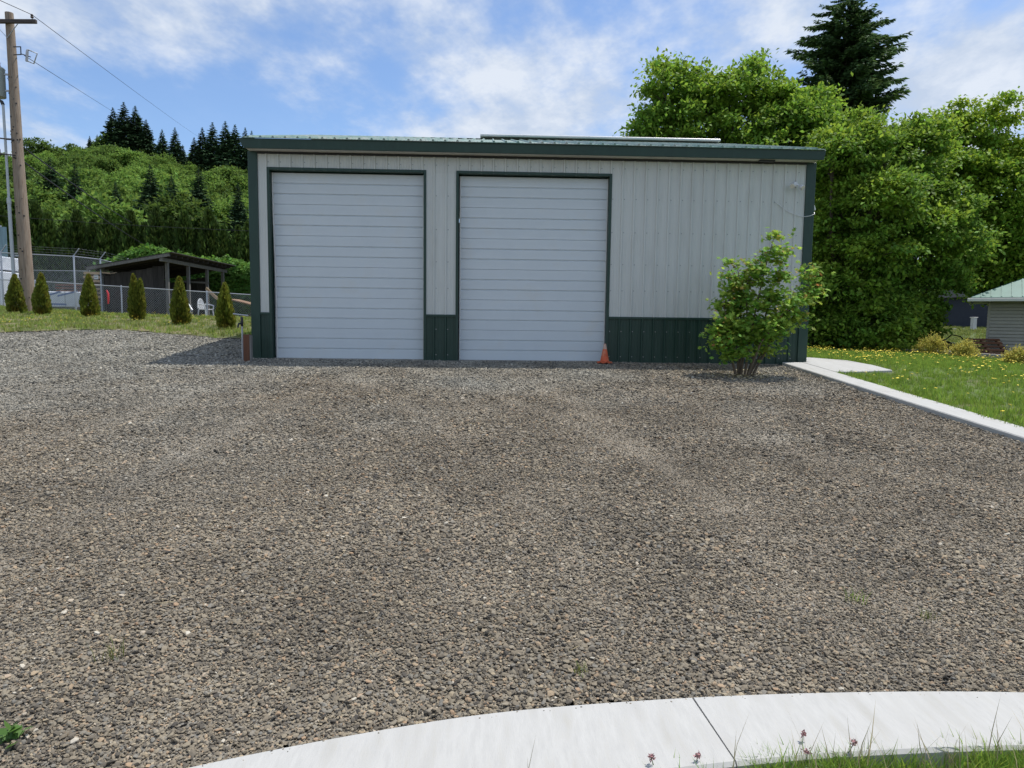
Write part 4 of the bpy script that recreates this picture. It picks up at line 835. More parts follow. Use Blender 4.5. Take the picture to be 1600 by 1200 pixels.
# jittered rows over the slope facing the camera
for y in np.concatenate([np.arange(86, 150, 5.0), np.arange(150, 268, 5.5)]):
    xs_ = np.arange(-.86 * y - 25, max(30, 0.25 * y), 5.6)
    for x in xs_: pts.append((x + r.normal() * 1.8, y + r.normal() * 1.8))
for y in np.arange(74, 100, 5.5):
    for x in np.arange(.28 * y, 1.15 * y, 5.0): pts.append((x + r.normal() * 1.5, y + r.normal() * 1.5))
pts = np.array(pts); z = zt(pts[:, 0], pts[:, 1]) - 1.6; P3 = np.column_stack([pts, z])
rot = np.column_stack([r.normal(0, .06, len(P3)), r.normal(0, .06, len(P3)), r.uniform(0, 6.28, len(P3))])
scatter('hillside_woodland', P3, rot, np.clip(r.lognormal(-.06, .28, len(P3)), .5, 1.6), r.integers(0, 4, len(P3)), crowns, 'sunlit broadleaf woodland covering the hillside behind the hedge', 'woodland')
hc = [conifer_mesh(20, 5.0, 240, 46, 300 + k, m_needlefar, .20, 1.25, .03, .88) for k in range(4)]; hs2 = stem_mesh(20, .35)
# positions of the conifers on the hill, in metres (x, y, top height, height, slenderness)
hill_conifers = [(-143.4, 262, 65.6, 9, 0.9), (-140.7, 262, 66.1, 11, 0.9), (-132.8, 258, 74.5, 22, 1.1), (-128.0, 256, 75.9, 25, 1.15), (-124.6, 257, 75.0, 24, 1.15), (-120.5, 256, 70.2, 20, 1.1), (-114.2, 254, 66.4, 19, 1.0), (-108.9, 252, 66.6, 21, 1.0), (-105.6, 250, 60.4, 15, 0.9), (-100.0, 246, 62.0, 18, 1.0), (-96.8, 245, 65.0, 23, 1.05), (-93.0, 244, 66.5, 25, 1.1), (-88.4, 243, 66.7, 26, 1.1), (-85.2, 243, 65.7, 24, 1.05), (-81.5, 242, 64.5, 22, 0.9), (-79.4, 242, 63.5, 21, 0.9), (-67.4, 112, 25.7, 17, 1.05), (-62.6, 110, 24.4, 16, 0.8), (-50.5, 108, 24.2, 16, 0.95), (-47.4, 108, 22.8, 14, 0.85), (-43.4, 108, 23.8, 15.5, 0.95), (-76.4, 120, 25.7, 15, 0.95), (-54.6, 106, 21.2, 12, 0.8), (-38.3, 110, 22.1, 13.5, 0.85)]
crest_n = 0; mid_n = 0; ordn = ['first', 'second', 'third', 'fourth', 'fifth', 'sixth', 'seventh', 'eighth', 'ninth', 'tenth', 'eleventh', 'twelfth', 'thirteenth', 'fourteenth', 'fifteenth', 'sixteenth']
slope = sorted([c for c in hill_conifers if c[1] < 200], key=lambda c: c[0] / c[1]); crest = sorted([c for c in hill_conifers if c[1] >= 200], key=lambda c: c[0] / c[1])
for grp, lst, txt in (('conifers on the hill crest', crest, 'dark conifer on the hill crest, %s from the left'), ('conifers on the hill slope', slope, 'dark conifer among the broadleaf trees on the slope, %s from the left')):
    for i, (x, y, ztop, H, w) in enumerate(lst):
        T = empty('conifer', (x, y, ztop - H), txt % ordn[i], 'conifer', grp, random.uniform(0, 6)); T.scale = (H / 20 * w * 1.22, H / 20 * w * 1.22, H / 20); link('crown', hc[i % 4], T); link('trunk', hs2, T)

# ------------------------------------------------------------------ trees on the right
big_tree('broadleaf_tree', 'spreading green broadleaf tree rising behind the garage roof', (10.3, 30.5, .9),
         [(-3.05, -0.78, 10.19, 1.04, 0.94, 0.95), (-1.37, -0.08, 10.32, 1.26, 1.1, 1.09), (-1.91, -0.23, 8.95, 1.81, 1.61, 1.64), (-3.51, -0.74, 8.12, 0.98, 0.93, 0.86), (-0.2, -0.3, 10.33, 1.11, 1.1, 1.01), (1.44, 0.44, 10.77, 1.19, 1.1, 1.07), (2.73, 0.07, 9.94, 1.26, 1.17, 1.01), (1.81, 0.46, 8.96, 2.13, 1.97, 1.8), (4.03, 0.35, 8.92, 1.36, 1.35, 1.18), (-0.23, 0.18, 8.17, 2.39, 2.05, 2.17), (0.23, -0.38, 5.77, 2.63, 2.29, 2.36), (3.03, 0.4, 6.79, 2.27, 2.05, 2.03), (-2.58, -0.48, 6.5, 1.65, 1.71, 1.5)], 820, 82, .20, m_leafA, 31, .24, .50)
big_tree('broadleaf_tree', 'dense dark green broadleaf tree right beside the garage corner', (13.2, 26.3, .75),
         [(-0.78, -0.69, 6.91, 0.99, 1.04, 0.89), (0.6, -0.04, 7.56, 1.01, 1.07, 0.87), (1.79, 0.06, 6.98, 1.16, 1.24, 0.95), (0.1, 0.19, 5.67, 1.26, 1.2, 1.1), (0.93, -0.8, 5.17, 1.4, 1.44, 1.18), (-0.42, 0.22, 4.24, 1.17, 1.07, 1.03), (0.64, -0.44, 3.24, 1.54, 1.55, 1.28), (-0.53, -0.75, 2.02, 1.17, 1.22, 1.07), (1.24, -0.21, 1.59, 1.44, 1.55, 1.19), (0.52, 0.19, 0.49, 1.17, 1.04, 1.1)], 740, 80, .17, m_leafB, 32, .2, .44)
big_tree('broadleaf_tree', 'dense green broadleaf tree in the middle of the right-hand group', (15.4, 26.8, .7),
         [(0.98, 0.17, 7.66, 0.94, 0.94, 0.89), (0.77, 0.4, 6.45, 1.25, 1.31, 1.01), (1.66, -0.18, 5.4, 1.22, 1.06, 1.01), (0.67, -0.4, 4.39, 1.4, 1.5, 1.15), (2.16, -0.28, 3.82, 1.02, 0.99, 0.95), (1.04, 0.65, 2.76, 1.26, 1.29, 1.05), (1.97, 0.06, 2.5, 0.99, 1.01, 0.8), (1.03, 0.25, 1.12, 1.12, 1.05, 0.99)], 560, 80, .17, m_leafB, 33, .2, .44)
big_tree('broadleaf_tree', 'tall yellow-green broadleaf tree behind the small house', (21.9, 29.5, .8),
         [(-2.47, 0.04, 8.9, 0.92, 0.94, 0.81), (-1.45, -0.12, 9.3, 1.02, 0.92, 0.9), (-3.34, -0.72, 7.07, 1.27, 1.23, 1.12), (-0.58, 0.18, 8.03, 1.36, 1.29, 1.09), (-1.69, -0.16, 6.56, 1.61, 1.46, 1.47), (0.22, -0.36, 6.77, 1.39, 1.31, 1.3), (-2.25, -0.35, 4.93, 1.47, 1.38, 1.25), (-0.22, -0.23, 4.85, 1.67, 1.45, 1.47), (1.9, 0.39, 5.37, 1.51, 1.49, 1.37), (-0.32, 0.43, 3.28, 1.37, 1.46, 1.25), (1.54, 0.24, 3.16, 1.64, 1.73, 1.37), (-1.89, -0.23, 3.08, 0.81, 0.75, 0.68)], 900, 84, .18, m_leafC, 34, .22, .48)
big_tree('broadleaf_tree', 'yellow-green broadleaf tree cut off by the right edge', (25.2, 29.0, .8),
         [(-.5, 0, 6.6, 1.8, 1.6, 1.5), (1.0, 0, 6.2, 1.8, 1.6, 1.5), (0, -.4, 4.6, 2.4, 1.8, 1.6), (-1.2, -.4, 3.6, 1.6, 1.5, 1.4)], 380, 56, .18, m_leafC, 35, .2, .5)
for (x, y, lab, s) in ((11.6, 25.6, 'dark leafy undergrowth bush at the foot of the trees nearest the garage', 36), (14.0, 25.2, 'dark leafy undergrowth bush at the foot of the middle trees', 37), (14.9, 27.2, 'dark leafy undergrowth bush at the foot of the trees near the small house', 38)):
    T = empty('undergrowth_bush', (x, y, zf(x, y) - .05), lab, 'bush'); V, Fq, cc = lobes_crown([(0, 0, .9, 1.5, .9, .9), (-.8, .1, .6, 1.0, .8, .7), (.8, .2, .8, 1.1, .8, .9)], 170, 40, .15, s, .4); link('foliage', mesh_np('foliage', V, Fq, m_leafB), T)
    mb = MB(); [mb.tube([(random.uniform(-.4, .4), 0, -.1), (random.uniform(-1.2, 1.2), random.uniform(-.4, .4), 1.1)], [.03, .012], 5) for _ in range(9)]; mb.build('stems', m_bark, T)
T = empty('tall_conifer', (22.35, 45.0, 1.0), 'tall dark conifer with drooping boughs towering behind the right-hand trees', 'conifer')
link('crown', conifer_mesh(21.6, 3.9, 300, 190, 41, m_needle, .16, .62, .22, .62, ([0, .03, .08, .16, .3, .5, 1], [.04, .28, .55, .82, .9, 1, 1.1])), T); link('trunk', stem_mesh(21.6, .38), T)

# ------------------------------------------------------------------ vine maple by the garage corner
vm = empty('vine_maple', (4.45, 12.05, float(zt(4.45, 12.05))), 'young multi-stemmed vine maple with orange-tinged tips before the garage', 'tree')
r = np.random.default_rng(61); cl = []
stems = [((-.10, 0), (-.42, -.1, 1.25)), ((-.04, .05), (-.22, .15, 1.72)), ((.03, -.03), (.46, 0, 2.40)), ((.10, .04), (.72, .1, 2.12)), ((.16, 0), (1.22, -.05, 1.80)), ((.12, .05), (1.0, .1, 1.35)), ((-.02, 0), (.12, .05, 1.95)), ((.06, -.08), (.62, -.25, 1.25)), ((-.10, -.04), (-.50, -.15, .80)), ((.0, .1), (-.05, .3, 1.9))]
for i, (a, b) in enumerate(stems):
    a = Vector((a[0], a[1], -.05)); b = Vector(b); m1 = a.lerp(b, .4) + Vector((random.uniform(-.05, .05), random.uniform(-.05, .05), .12)); m2 = a.lerp(b, .75) + Vector((random.uniform(-.06, .06), random.uniform(-.06, .06), .06))
    st = MB().tube([a, m1, m2, b], [.022, .016, .011, .005], 7)
    for t in np.linspace(.30, 1, 9):
        p = (a.lerp(m1, t / .4) if t < .4 else (m1.lerp(m2, (t - .4) / .35) if t < .75 else m2.lerp(b, (t - .75) / .25)))
        q = p + Vector((random.uniform(-.34, .34), random.uniform(-.3, .3), random.uniform(-.06, .2))) * (1.05 - .5 * t); st.tube([p, (p + q) / 2 + Vector((0, 0, .03)), q], [.006, .005, .002], 5); cl.append((q, t, i)); cl.append((p.lerp(q, .5), t, i))
    st.build('stem', m_twig, vm, smooth=True)
star = []
for k in range(14):
    a = pi / 2 + (k + .0) * 2 * pi / 14; star.append((cos(a) * (1.0 if k % 2 == 0 else .62), sin(a) * (1.0 if k % 2 == 0 else .62)))
star[7] = (0, -.15)
star = np.array(star)
def maple_leaves(cents, per, size, m, name, sig):
    c = np.repeat(np.array([list(q) for q in cents]), per, 0); n = len(c); c = c + r.normal(size=(n, 3)) * np.array([sig, sig, sig * .6])
    nrm = unit(np.array([0, -.25, 1.0]) + r.normal(size=(n, 3)) * .5); ax = unit(np.cross(nrm, unit(r.normal(size=(n, 3))))); sd_ = np.cross(nrm, ax); s_ = size * r.uniform(.55, 1.25, n)
    V = c[:, None, :] + (ax[:, None, :] * star[None, :, :1] + sd_[:, None, :] * star[None, :, 1:]) * s_[:, None, None] * .5; V = V + nrm[:, None, :] * (np.abs(star[:, 0])[None, :, None] * -.12 * s_[:, None, None]); cen = c + nrm * (.03 * s_)[:, None]
    A = np.concatenate([cen[:, None, :], V], 1); F_ = []; b = np.arange(n) * 15
    Fq = np.stack([np.stack([b, b + 1 + k, b + 1 + (k + 1) % 14], 1) for k in range(14)], 1).reshape(-1, 3)
    return link(name, mesh_np(name, A.reshape(-1, 3), Fq, m), vm)
maple_leaves([q for q, t, i in cl], 31, .10, m_maple, 'crown', .095)
maple_leaves([q for q, t, i in cl if t > .72], 5, .075, m_mapletip, 'new_growth', .09)

# ------------------------------------------------------------------ small house on the right
hx0, hx1, hy0, hy1, hz = 17.95, 22.8, 24.6, 29.0, .52
H_ = empty('small_house', (hx0, hy0, hz), 'small beige lap-sided house with a green metal hip roof at the right edge', 'house'); HI = Matrix.Translation(-Vector((hx0, hy0, hz))); H_.rotation_euler = (0, 0, radians(-36))
def hp(o): o.matrix_parent_inverse = HI.copy(); return o
hp(MB().box(hx0 + .03, hx1, hy0 + .03, hy1, hz - .3, 2.62).build('wall', m_siding, H_))
z = hz; k = 0
while z < 2.58:
    z2 = min(z + .106, 2.6)
    hp(MB().add([(hx0 + .06, hy0 - .024, z), (19.06, hy0 - .024, z), (19.06, hy0 + .005, z2), (hx0 + .06, hy0 + .005, z2), (hx0 + .06, hy0 + .03, z), (19.06, hy0 + .03, z), (19.06, hy0 + .03, z2), (hx0 + .06, hy0 + .03, z2)], [(0, 1, 2, 3), (5, 4, 7, 6), (4, 5, 1, 0), (3, 2, 6, 7), (4, 0, 3, 7), (1, 5, 6, 2)]).build('siding_board', m_siding, H_))
    hp(MB().add([(hx0 - .024, hy0 + .06, z), (hx0 - .024, hy1, z), (hx0 + .005, hy1, z2), (hx0 + .005, hy0 + .06, z2), (hx0 + .03, hy0 + .06, z), (hx0 + .03, hy1, z), (hx0 + .03, hy1, z2), (hx0 + .03, hy0 + .06, z2)], [(0, 3, 2, 1), (5, 6, 7, 4), (4, 0, 1, 5), (3, 7, 6, 2), (4, 7, 3, 0), (1, 2, 6, 5)]).build('siding_board', m_siding, H_)); z = z2 + .013
hp(MB().box(hx0 - .02, hx0 + .058, hy0 - .022, hy0 + .058, hz - .02, 2.6).build('corner_board', m_siding, H_)); hp(MB().box(19.065, 19.2, hy0 - .03, hy0 + .03, hz, 2.6).build('door_trim', m_trimw, H_))
hp(MB().box(19.21, 20.1, hy0 - .005, hy0 + .02, hz + .02, 2.55).build('door', m_trimw, H_))
ov = .55; ez = 2.76; a0, a1, b0, b1 = hx0 - ov, hx1 + ov, hy0 - ov, hy1 + ov; rz_ = ez + .46 * (b1 - b0) / 2; ry = (b0 + b1) / 2; rx0 = a0 + (b1 - b0) / 2; rx1 = a1 - (b1 - b0) / 2
RF = hp(MB().add([(a0, b0, ez), (a1, b0, ez), (a1, b1, ez), (a0, b1, ez), (rx0, ry, rz_), (rx1, ry, rz_), (a0, b0, ez - .02), (a1, b0, ez - .02), (a1, b1, ez - .02), (a0, b1, ez - .02)], [(0, 1, 5, 4), (1, 2, 5), (2, 3, 4, 5), (3, 0, 4), (9, 8, 7, 6), (0, 6, 7, 1), (1, 7, 8, 2), (2, 8, 9, 3), (3, 9, 6, 0)]).build('roof', m_roofteal, H_))
for x in np.arange(a0 + .3, a1 - .2, .3):
    t = min((x - a0) / (rx0 - a0), 1, (a1 - x) / (a1 - rx1)); MB().bar((x, b0 + .01, ez + .012), (x, b0 + (ry - b0) * t - .02, ez + (rz_ - ez) * t + .005), .035, .03).build('standing_seam', m_roofteal, RF)
for y in np.arange(b0 + .3, b1 - .2, .3):
    t = min((y - b0) / (ry - b0), 1, (b1 - y) / (b1 - ry)); MB().bar((a0 + .01, y, ez + .012), (a0 + (rx0 - a0) * t - .02, y, ez + (rz_ - ez) * t + .005), .035, .03).build('standing_seam', m_roofteal, RF)
hp(MB().box(a0 - .1, a1, b0 - .1, b0 - .003, ez - .15, ez - .03).build('gutter', m_trimw, H_, bevel=.012)); hp(MB().box(a0 - .1, a0 - .003, b0 - .0, b1, ez - .15, ez - .03).build('gutter', m_trimw, H_, bevel=.012))
hp(MB().box(a0 + .02, a1 - .02, b0 + .02, b1 - .02, ez - .10, ez - .05).build('soffit', m_trimw, H_))
# pallet leaning by the house, edging blocks, golden shrubs
pal = empty('wooden_pallet', (16.95, 23.6, .60), 'brown wooden pallet leaning against the beige house wall', 'pallet'); pal.rotation_euler = (radians(38), 0, radians(-6))
for q in (.0, .52, 1.04): MB().box(q, q + .09, 0, 1.05, -.05, .05).build('stringer', m_wood_pallet, pal)
for q in np.linspace(0, .95, 6): MB().box(-.02, 1.15, q, q + .10, .052, .07).build('deck_board', m_wood_brown, pal)
for q in (.0, .47, .95): MB().box(-.02, 1.15, q, q + .10, -.07, -.052).build('deck_board', m_wood_pallet, pal)
ed_pts = [(14.9, 24.6), (15.35, 23.7), (15.7, 22.7), (15.95, 21.7), (16.1, 20.7), (16.15, 19.7), (16.0, 18.7), (15.6, 17.8)]
be = empty('bed_edging', (15.9, 21.7, zf(15.9, 21.7)), 'row of grey concrete blocks edging the bed before the small house', 'edging'); BI = Matrix.Translation(-be.location)
for (a, b) in zip(ed_pts[:-1], ed_pts[1:]):
    for t in (0, .5):
        p = Vector((*a, 0)).lerp(Vector((*b, 0)), t + .012); q = Vector((*a, 0)).lerp(Vector((*b, 0)), t + .488); z = zf(p.x, p.y) + .06; p.z = z; q.z = z
        o = MB().bar(p, q, .16, .20).build('edging_block', m_stoneedge, be, bevel=.012); o.matrix_parent_inverse = BI.copy()
gs = [(15.0, 23.2, .62, 'golden shrub, largest of the bed, beside the dark trees'), (14.55, 20.9, .46, 'golden shrub in the bed before the leaning pallet'), (12.85, 16.5, .36, 'low golden shrub in the bed nearest the right edge'), (14.6, 25.3, .55, 'dull golden-green shrub in the shade left of the bed')]
for i, (x, y, s_, lab) in enumerate(gs):
    T = empty('golden_shrub', (x, y, zf(x, y)), lab, 'shrub', 'golden shrubs along the bed'); V, Fq, cc = lobes_crown([(0, 0, s_ * .5, s_ * .5, s_ * .5, s_ * .45), (-s_ * .35, 0, s_ * .35, s_ * .4, s_ * .4, s_ * .35), (s_ * .35, -.05, s_ * .38, s_ * .42, s_ * .4, s_ * .36), (s_ * .1, 0, s_ * .85, s_ * .25, s_ * .25, s_ * .25)], 150, 26, .05, 70 + i, .13, .8)
    link('foliage', mesh_np('foliage', V, Fq, m_gold), T); mb = MB(); [mb.tube([(0, 0, -.03), (random.uniform(-.3, .3) * s_, random.uniform(-.3, .3) * s_, s_ * .6)], [.012, .004], 5) for _ in range(8)]; mb.build('stems', m_twig, T)
# tarped heap with hoops behind the bed
tp = empty('tarped_heap', (17.3, 26.3, zf(17.3, 26.3) - .05), 'black tarp-covered heap between the trees and the house', 'heap')
r = np.random.default_rng(9); nx_, ny_ = 22, 12; V = []
for j in range(ny_):
    for i in range(nx_):
        u = i / (nx_ - 1) * 2 - 1; v = j / (ny_ - 1) * 2 - 1; V.append((u * 1.3, v * .7, max(0, (.62 - .2 * u * (u < 0) * -1) * (1 - abs(u) ** 1.6) * (1 - v * v)) + r.normal() * .02))
MB().add(V, [(j * nx_ + i, j * nx_ + i + 1, (j + 1) * nx_ + i + 1, (j + 1) * nx_ + i) for j in range(ny_ - 1) for i in range(nx_ - 1)]).build('tarp', m_fabric, tp, smooth=True)
MB().tube([(.1, -.2, .55), (.35, -.25, .78), (.65, -.3, .72), (1.0, -.3, .38), (1.25, -.3, 0)], .022, 7).build('hose', m_iron, tp, smooth=True)
MB().tube([(-.6, -.75, .12), (0, -.8, .18), (.6, -.75, .16), (1.0, -.8, .02)], .03, 7).build('pipe', m_pvc, tp, smooth=True)
MB().tube([(-1.05, -.8, 0), (-1.05, -.8, .3), (-.95, -.85, .38)], [.09, .11, .05], 9).build('white_bag', m_white, tp, smooth=True)
# far things seen through the gap
fh = empty('blue_house', (44.0, 56, 1.7), 'distant dark blue house seen through the gap left of the small house', 'house')
MB().box(-3.0, 4.5, 0, 6, -.2, 2.5).build('wall', m_bluehouse, fh)
MB().add([(-3.4, -.5, 2.5), (4.9, -.5, 2.5), (4.9, 3, 4.4), (-3.4, 3, 4.4), (4.9, 6.5, 2.5), (-3.4, 6.5, 2.5)], [(0, 1, 2, 3), (3, 2, 4, 5), (0, 3, 5), (1, 4, 2), (0, 5, 4, 1)]).build('roof', m_asphalt, fh)
for q in (-2.2, -.6): w_ = MB().box(q, q + 1.0, -.03, .0, 1.0, 2.0).build('window', m_trimw, fh); MB().box(q + .08, q + .92, -.045, -.032, 1.08, 1.92).build('pane', m_glass, w_)
mk2 = empty('white_post', (36.5, 51.5, 1.6), 'small white post standing on the distant lawn', 'post'); MB().box(-.15, .15, -.15, .15, -.2, .75).build('shaft', m_trimw, mk2, bevel=.02); MB().box(-.2, .2, -.2, .2, 0.752, .80).build('cap', m_trimw, mk2, bevel=.02)
grid_sheet('far_road', np.arange(24, 70, 1.0), np.arange(52.5, 55.1, .5), m_asphalt, .04, None, 'pale strip of road beyond the distant lawn', cat='road')

# ------------------------------------------------------------------ gravel stones
def stone(seed):
    r = np.random.default_rng(seed); bm = bmesh.new(); bmesh.ops.create_icosphere(bm, subdivisions=1, radius=.5); sc = np.array([r.uniform(.9, 1.35), r.uniform(.65, 1.0), r.uniform(.28, .52)])
    for v in bm.verts: v.co = Vector(np.array(v.co) * sc * r.uniform(.72, 1.18))
    for _ in range(5):
        d = Vector(unit(r.normal(size=3))); bmesh.ops.bisect_plane(bm, geom=bm.verts[:] + bm.edges[:] + bm.faces[:], plane_co=d * .30, plane_no=d, clear_outer=False)
        for v in bm.verts:
            q = v.co.dot(d) - .30
            if q > 0: v.co -= d * q * .97
    me = bpy.data.meshes.new('gravel_stone'); bm.to_mesh(me); bm.free(); me.materials.append(m_gravel); return me
stones = [stone(400 + k) for k in range(12)]
r = np.random.default_rng(21); PP = []; SS = []
def fines(x, y):
    """stone size factor: wheel tracks and patches are ground down to fines, drifts between them are coarser"""
    f = 1.0 + .30 * wob(x * 1.1, y * 1.1, 1.0) + .12 * wob(x, y, 4.0)
    for (x0, x1, bend) in ((-2.7, 1.6, 1.5), (0.9, 2.6, .9), (-2.7, -3.6, -.8)):
        t = np.clip((y - 2.5) / 11.0, 0, 1); c = x1 + (x0 - x1) * t + bend * t * (1 - t) * 2
        for w in (-.8, .8): f = f * (1 - .26 * np.exp(-((x - c - w) / .16) ** 2))
    return f
for (y0, y1, dens, size) in ((1.6, 4.0, 11000, .0132), (4.0, 6.5, 6800, .0142), (6.5, 9.5, 3400, .0175), (9.5, 13.8, 1700, .021), (13.8, 20.0, 750, .027)):
    xl, xr = -.80 * y1 - 1.0, min(5.80, .84 * y1 + 1.0) if y1 < 14 else -4.6; n = int((xr - xl) * (y1 - y0) * dens); x = r.uniform(xl, xr, n); y = r.uniform(y0, y1, n)
    # keep the wedge the camera can see (with a margin), off the edging and the lawn
    k = (x > -.80 * y - 1.0) & (x < .84 * y + 1.0) & (y > curb_y(x) + .004) & (y < lawn_y(x)) & ~((x > -4.68) & (y > 13.72)) & (x < 5.825)
    x = x[k]; y = y[k]; s_ = size * np.clip(r.lognormal(-.08, .48, len(x)), .35, 2.8) * fines(x, y)
    PP.append(np.column_stack([x, y, zt(x, y) + .012 * wob(x, y, 1.1) - .008 + s_ * .18])); SS.append(s_)
# strays on the edging and a few large pale stones
x = r.uniform(-2, 6, 260); y = curb_y(x) - np.abs(r.normal(0, .035, 260)) - .004; s_ = r.uniform(.003, .011, 260); PP.append(np.column_stack([x, y, zt(x, y) + .012 + s_ * .2])); SS.append(s_)
x = r.uniform(-6, 5, 55); y = r.uniform(3, 12, 55); s_ = r.uniform(.028, .045, 55); PP.append(np.column_stack([x, y, zt(x, y) + s_ * .2])); SS.append(s_)
PP = np.vstack(PP); SS = np.concatenate(SS); n = len(PP)
scatter('gravel_stones', PP, np.column_stack([r.normal(0, .35, n), r.normal(0, .35, n), r.uniform(0, 6.28, n)]), SS, r.integers(0, 12, n), stones, 'loose crushed gravel stones covering the whole yard', 'gravel')
print('stones', n)

# ------------------------------------------------------------------ grass, flowers, weeds
def tuft(seed, blades, h, w, spread, m, bend=.5):
    r = np.random.default_rng(seed); V = []; F3 = []
    for b in range(blades):
        a = r.uniform(0, 6.28); d = np.array([cos(a), sin(a), 0]); sd_ = np.array([-sin(a), cos(a), 0]); p = np.array([*r.normal(0, spread, 2), -.01]); hh = h * r.uniform(.45, 1.15); be = bend * r.uniform(.2, 1.0) * hh; o = len(V); ww = w * r.uniform(.7, 1.2)
        V += [p - sd_ * ww / 2, p + sd_ * ww / 2, p + d * be * .3 + np.array([0, 0, hh * .6]) + sd_ * ww * .38, p + d * be * .3 + np.array([0, 0, hh * .6]) - sd_ * ww * .38, p + d * be + np.array([0, 0, hh])]
        F3 += [(o, o + 1, o + 2), (o, o + 2, o + 3), (o + 3, o + 2, o + 4)]
    return mesh_np('grass_tuft', np.array(V), np.array(F3), m)
r = np.random.default_rng(33)
gt = [tuft(500 + k, 16, .115, .0075, .035, m_grass) for k in range(6)]
n = 30000; x = 6.2 + 12.5 * r.random(n) ** 1.2; y = r.uniform(5.0, 28, n); k = ~((x < 7.5) & (y > 12.3)) | ((y > 15.4) & (x > 6.6)); k &= (x < .84 * y + 2); k &= ~((x > 15.0) & (y > 17.5)); k &= ~((x > 6.2) & (x < 7.45) & (y > 12.36) & (y < 15.3)); x = x[k]; y = y[k]; n = len(x)
scatter('lawn_grass', np.column_stack([x, y, zt(x, y) + .015]), np.column_stack([r.normal(0, .12, n), r.normal(0, .12, n), r.uniform(0, 6.28, n)]), r.uniform(.6, 1.25, n) * (.8 + .25 * wob(x, y, 1.2)), r.integers(0, 6, n), gt, 'long green grass of the lawn right of the edging', 'grass')
gf = [tuft(520 + k, 12, .16, .008, .05, m_grass) for k in range(4)]
n = 7000; x = r.uniform(15, 48, n); y = r.uniform(27, 58, n); scatter('far_lawn_grass', np.column_stack([x, y, zt(x, y) + .015]), np.column_stack([np.zeros(n), np.zeros(n), r.uniform(0, 6.28, n)]), r.uniform(.8, 1.5, n), r.integers(0, 4, n), [tuft(530 + k, 12, .16, .02, .07, m_grassdry) for k in range(4)], 'yellowish grass of the distant lawn seen through the gap', 'grass')
def flower(seed, m, h, R):
    rq = np.random.default_rng(seed); mb = MB(); mb.tube([(0, 0, 0), (.01, .005, h * .6), (.015, .0, h)], [.0022, .002, .0018], 4); k = 10; o = len(mb.v); c = (.015, 0, h)
    mb.v.append((c[0], c[1], h + R * .25))
    for q in range(k): mb.v.append((c[0] + R * cos(6.283 * q / k) * rq.uniform(.8, 1.1), c[1] + R * sin(6.283 * q / k), h + R * .12 * rq.uniform(-1, 1)))
    ns = len(mb.f); mb.f += [(o, o + 1 + q, o + 1 + (q + 1) % k) for q in range(k)]; me = mb.mesh('flower', m); me.materials.append(m_weed)
    for p in me.polygons[:ns]: p.material_index = 1
    return me
fl3 = [flower(540 + k, m_yellow, .085 + .02 * k, .021) for k in range(4)]
n = 3200; x = 6.4 + 9.5 * r.random(n); y = r.uniform(6.0, 26, n); dn = .30 + 1.7 * wob(x * 1.1, y * 1.1, 1.1) + .05 * (y - 12); k = (r.random(n) < np.clip(dn, .05, 1)) & ~((x < 7.6) & (y > 12.2) & (y < 15.4)) & (x < .84 * y + 2) & ((y > 15.6) | (x < 99)) & ~((x > 14.4) & (y > 18)); x = x[k]; y = y[k]; n = len(x)
scatter('lawn_flowers', np.column_stack([x, y, zt(x, y) + .02]), np.column_stack([r.normal(0, .15, n), r.normal(0, .15, n), r.uniform(0, 6.28, n)]), r.uniform(.8, 1.35, n), r.integers(0, 4, n), fl3, 'yellow dandelion-like flowers scattered over the green lawn', 'flowers')
gd = [tuft(560 + k, 12, .085, .010, .05, m_grassdry if k % 3 else m_grass, .8) for k in range(6)]
n = 16000; x = r.uniform(-25, -4.8, n); y = r.uniform(16.8, 30.8, n); k = (y > lawn_y(x) + .05 - np.abs(r.normal(0, .15, n))) & (r.random(n) < np.clip(.55 + .75 * wob(x * 1.6, y * 1.6, 1.0), .08, 1)); x = x[k]; y = y[k]; n = len(x)
scatter('dry_lawn_grass', np.column_stack([x, y, zt(x, y) + .025]), np.column_stack([np.zeros(n), np.zeros(n), r.uniform(0, 6.28, n)]), r.uniform(.6, 1.5, n), r.integers(0, 6, n), gd, 'patchy dry grass tufts among the small cedars', 'grass')
n = 260; x = r.uniform(-15, -6, n); y = r.uniform(20, 26, n); k = y > lawn_y(x) + .6; x = x[k]; y = y[k]; n = len(x)
scatter('dry_lawn_flowers', np.column_stack([x, y, zt(x, y) + .03]), np.zeros((n, 3)), r.uniform(.7, 1.1, n), r.integers(0, 4, n), fl3, 'few yellow flowers in the dry lawn by the cedars', 'flowers')
# verge grass by the camera
gv = [tuft(580 + k, 14, .10, .0042, .018, m_grass, .7) for k in range(5)] + [tuft(590 + k, 4, .20, .003, .015, m_straw, .4) for k in range(2)]
n = 16000; x = r.uniform(-4, 5.5, n); y = r.uniform(.6, 2.5, n); d_ = curb_y(x) - np.interp(x, [.6, 1.2, 2.2], [.46, .425, .392]) - y; k = (d_ > .012) & ((r.random(n) < np.clip(.6 + .9 * wob(x * 3, y * 2, 1.7), .1, 1)) | (d_ > .15)); xe = r.uniform(.95, 4.5, 2600); xe = xe[(np.abs(xe - 1.56) > .2) | (r.random(2600) < .12)]; ye = curb_y(xe) - np.interp(xe, [.6, 1.2, 2.2], [.46, .425, .392]) - r.uniform(.008, .14, len(xe)); x = np.concatenate([x[k], xe]); y = np.concatenate([y[k], ye]); n = len(x); d2 = np.concatenate([d_[k], np.full(len(xe), .05)]); ii = r.integers(0, 5, n); ii[r.random(n) < .035] = 5; ii[r.random(n) < .02] = 6
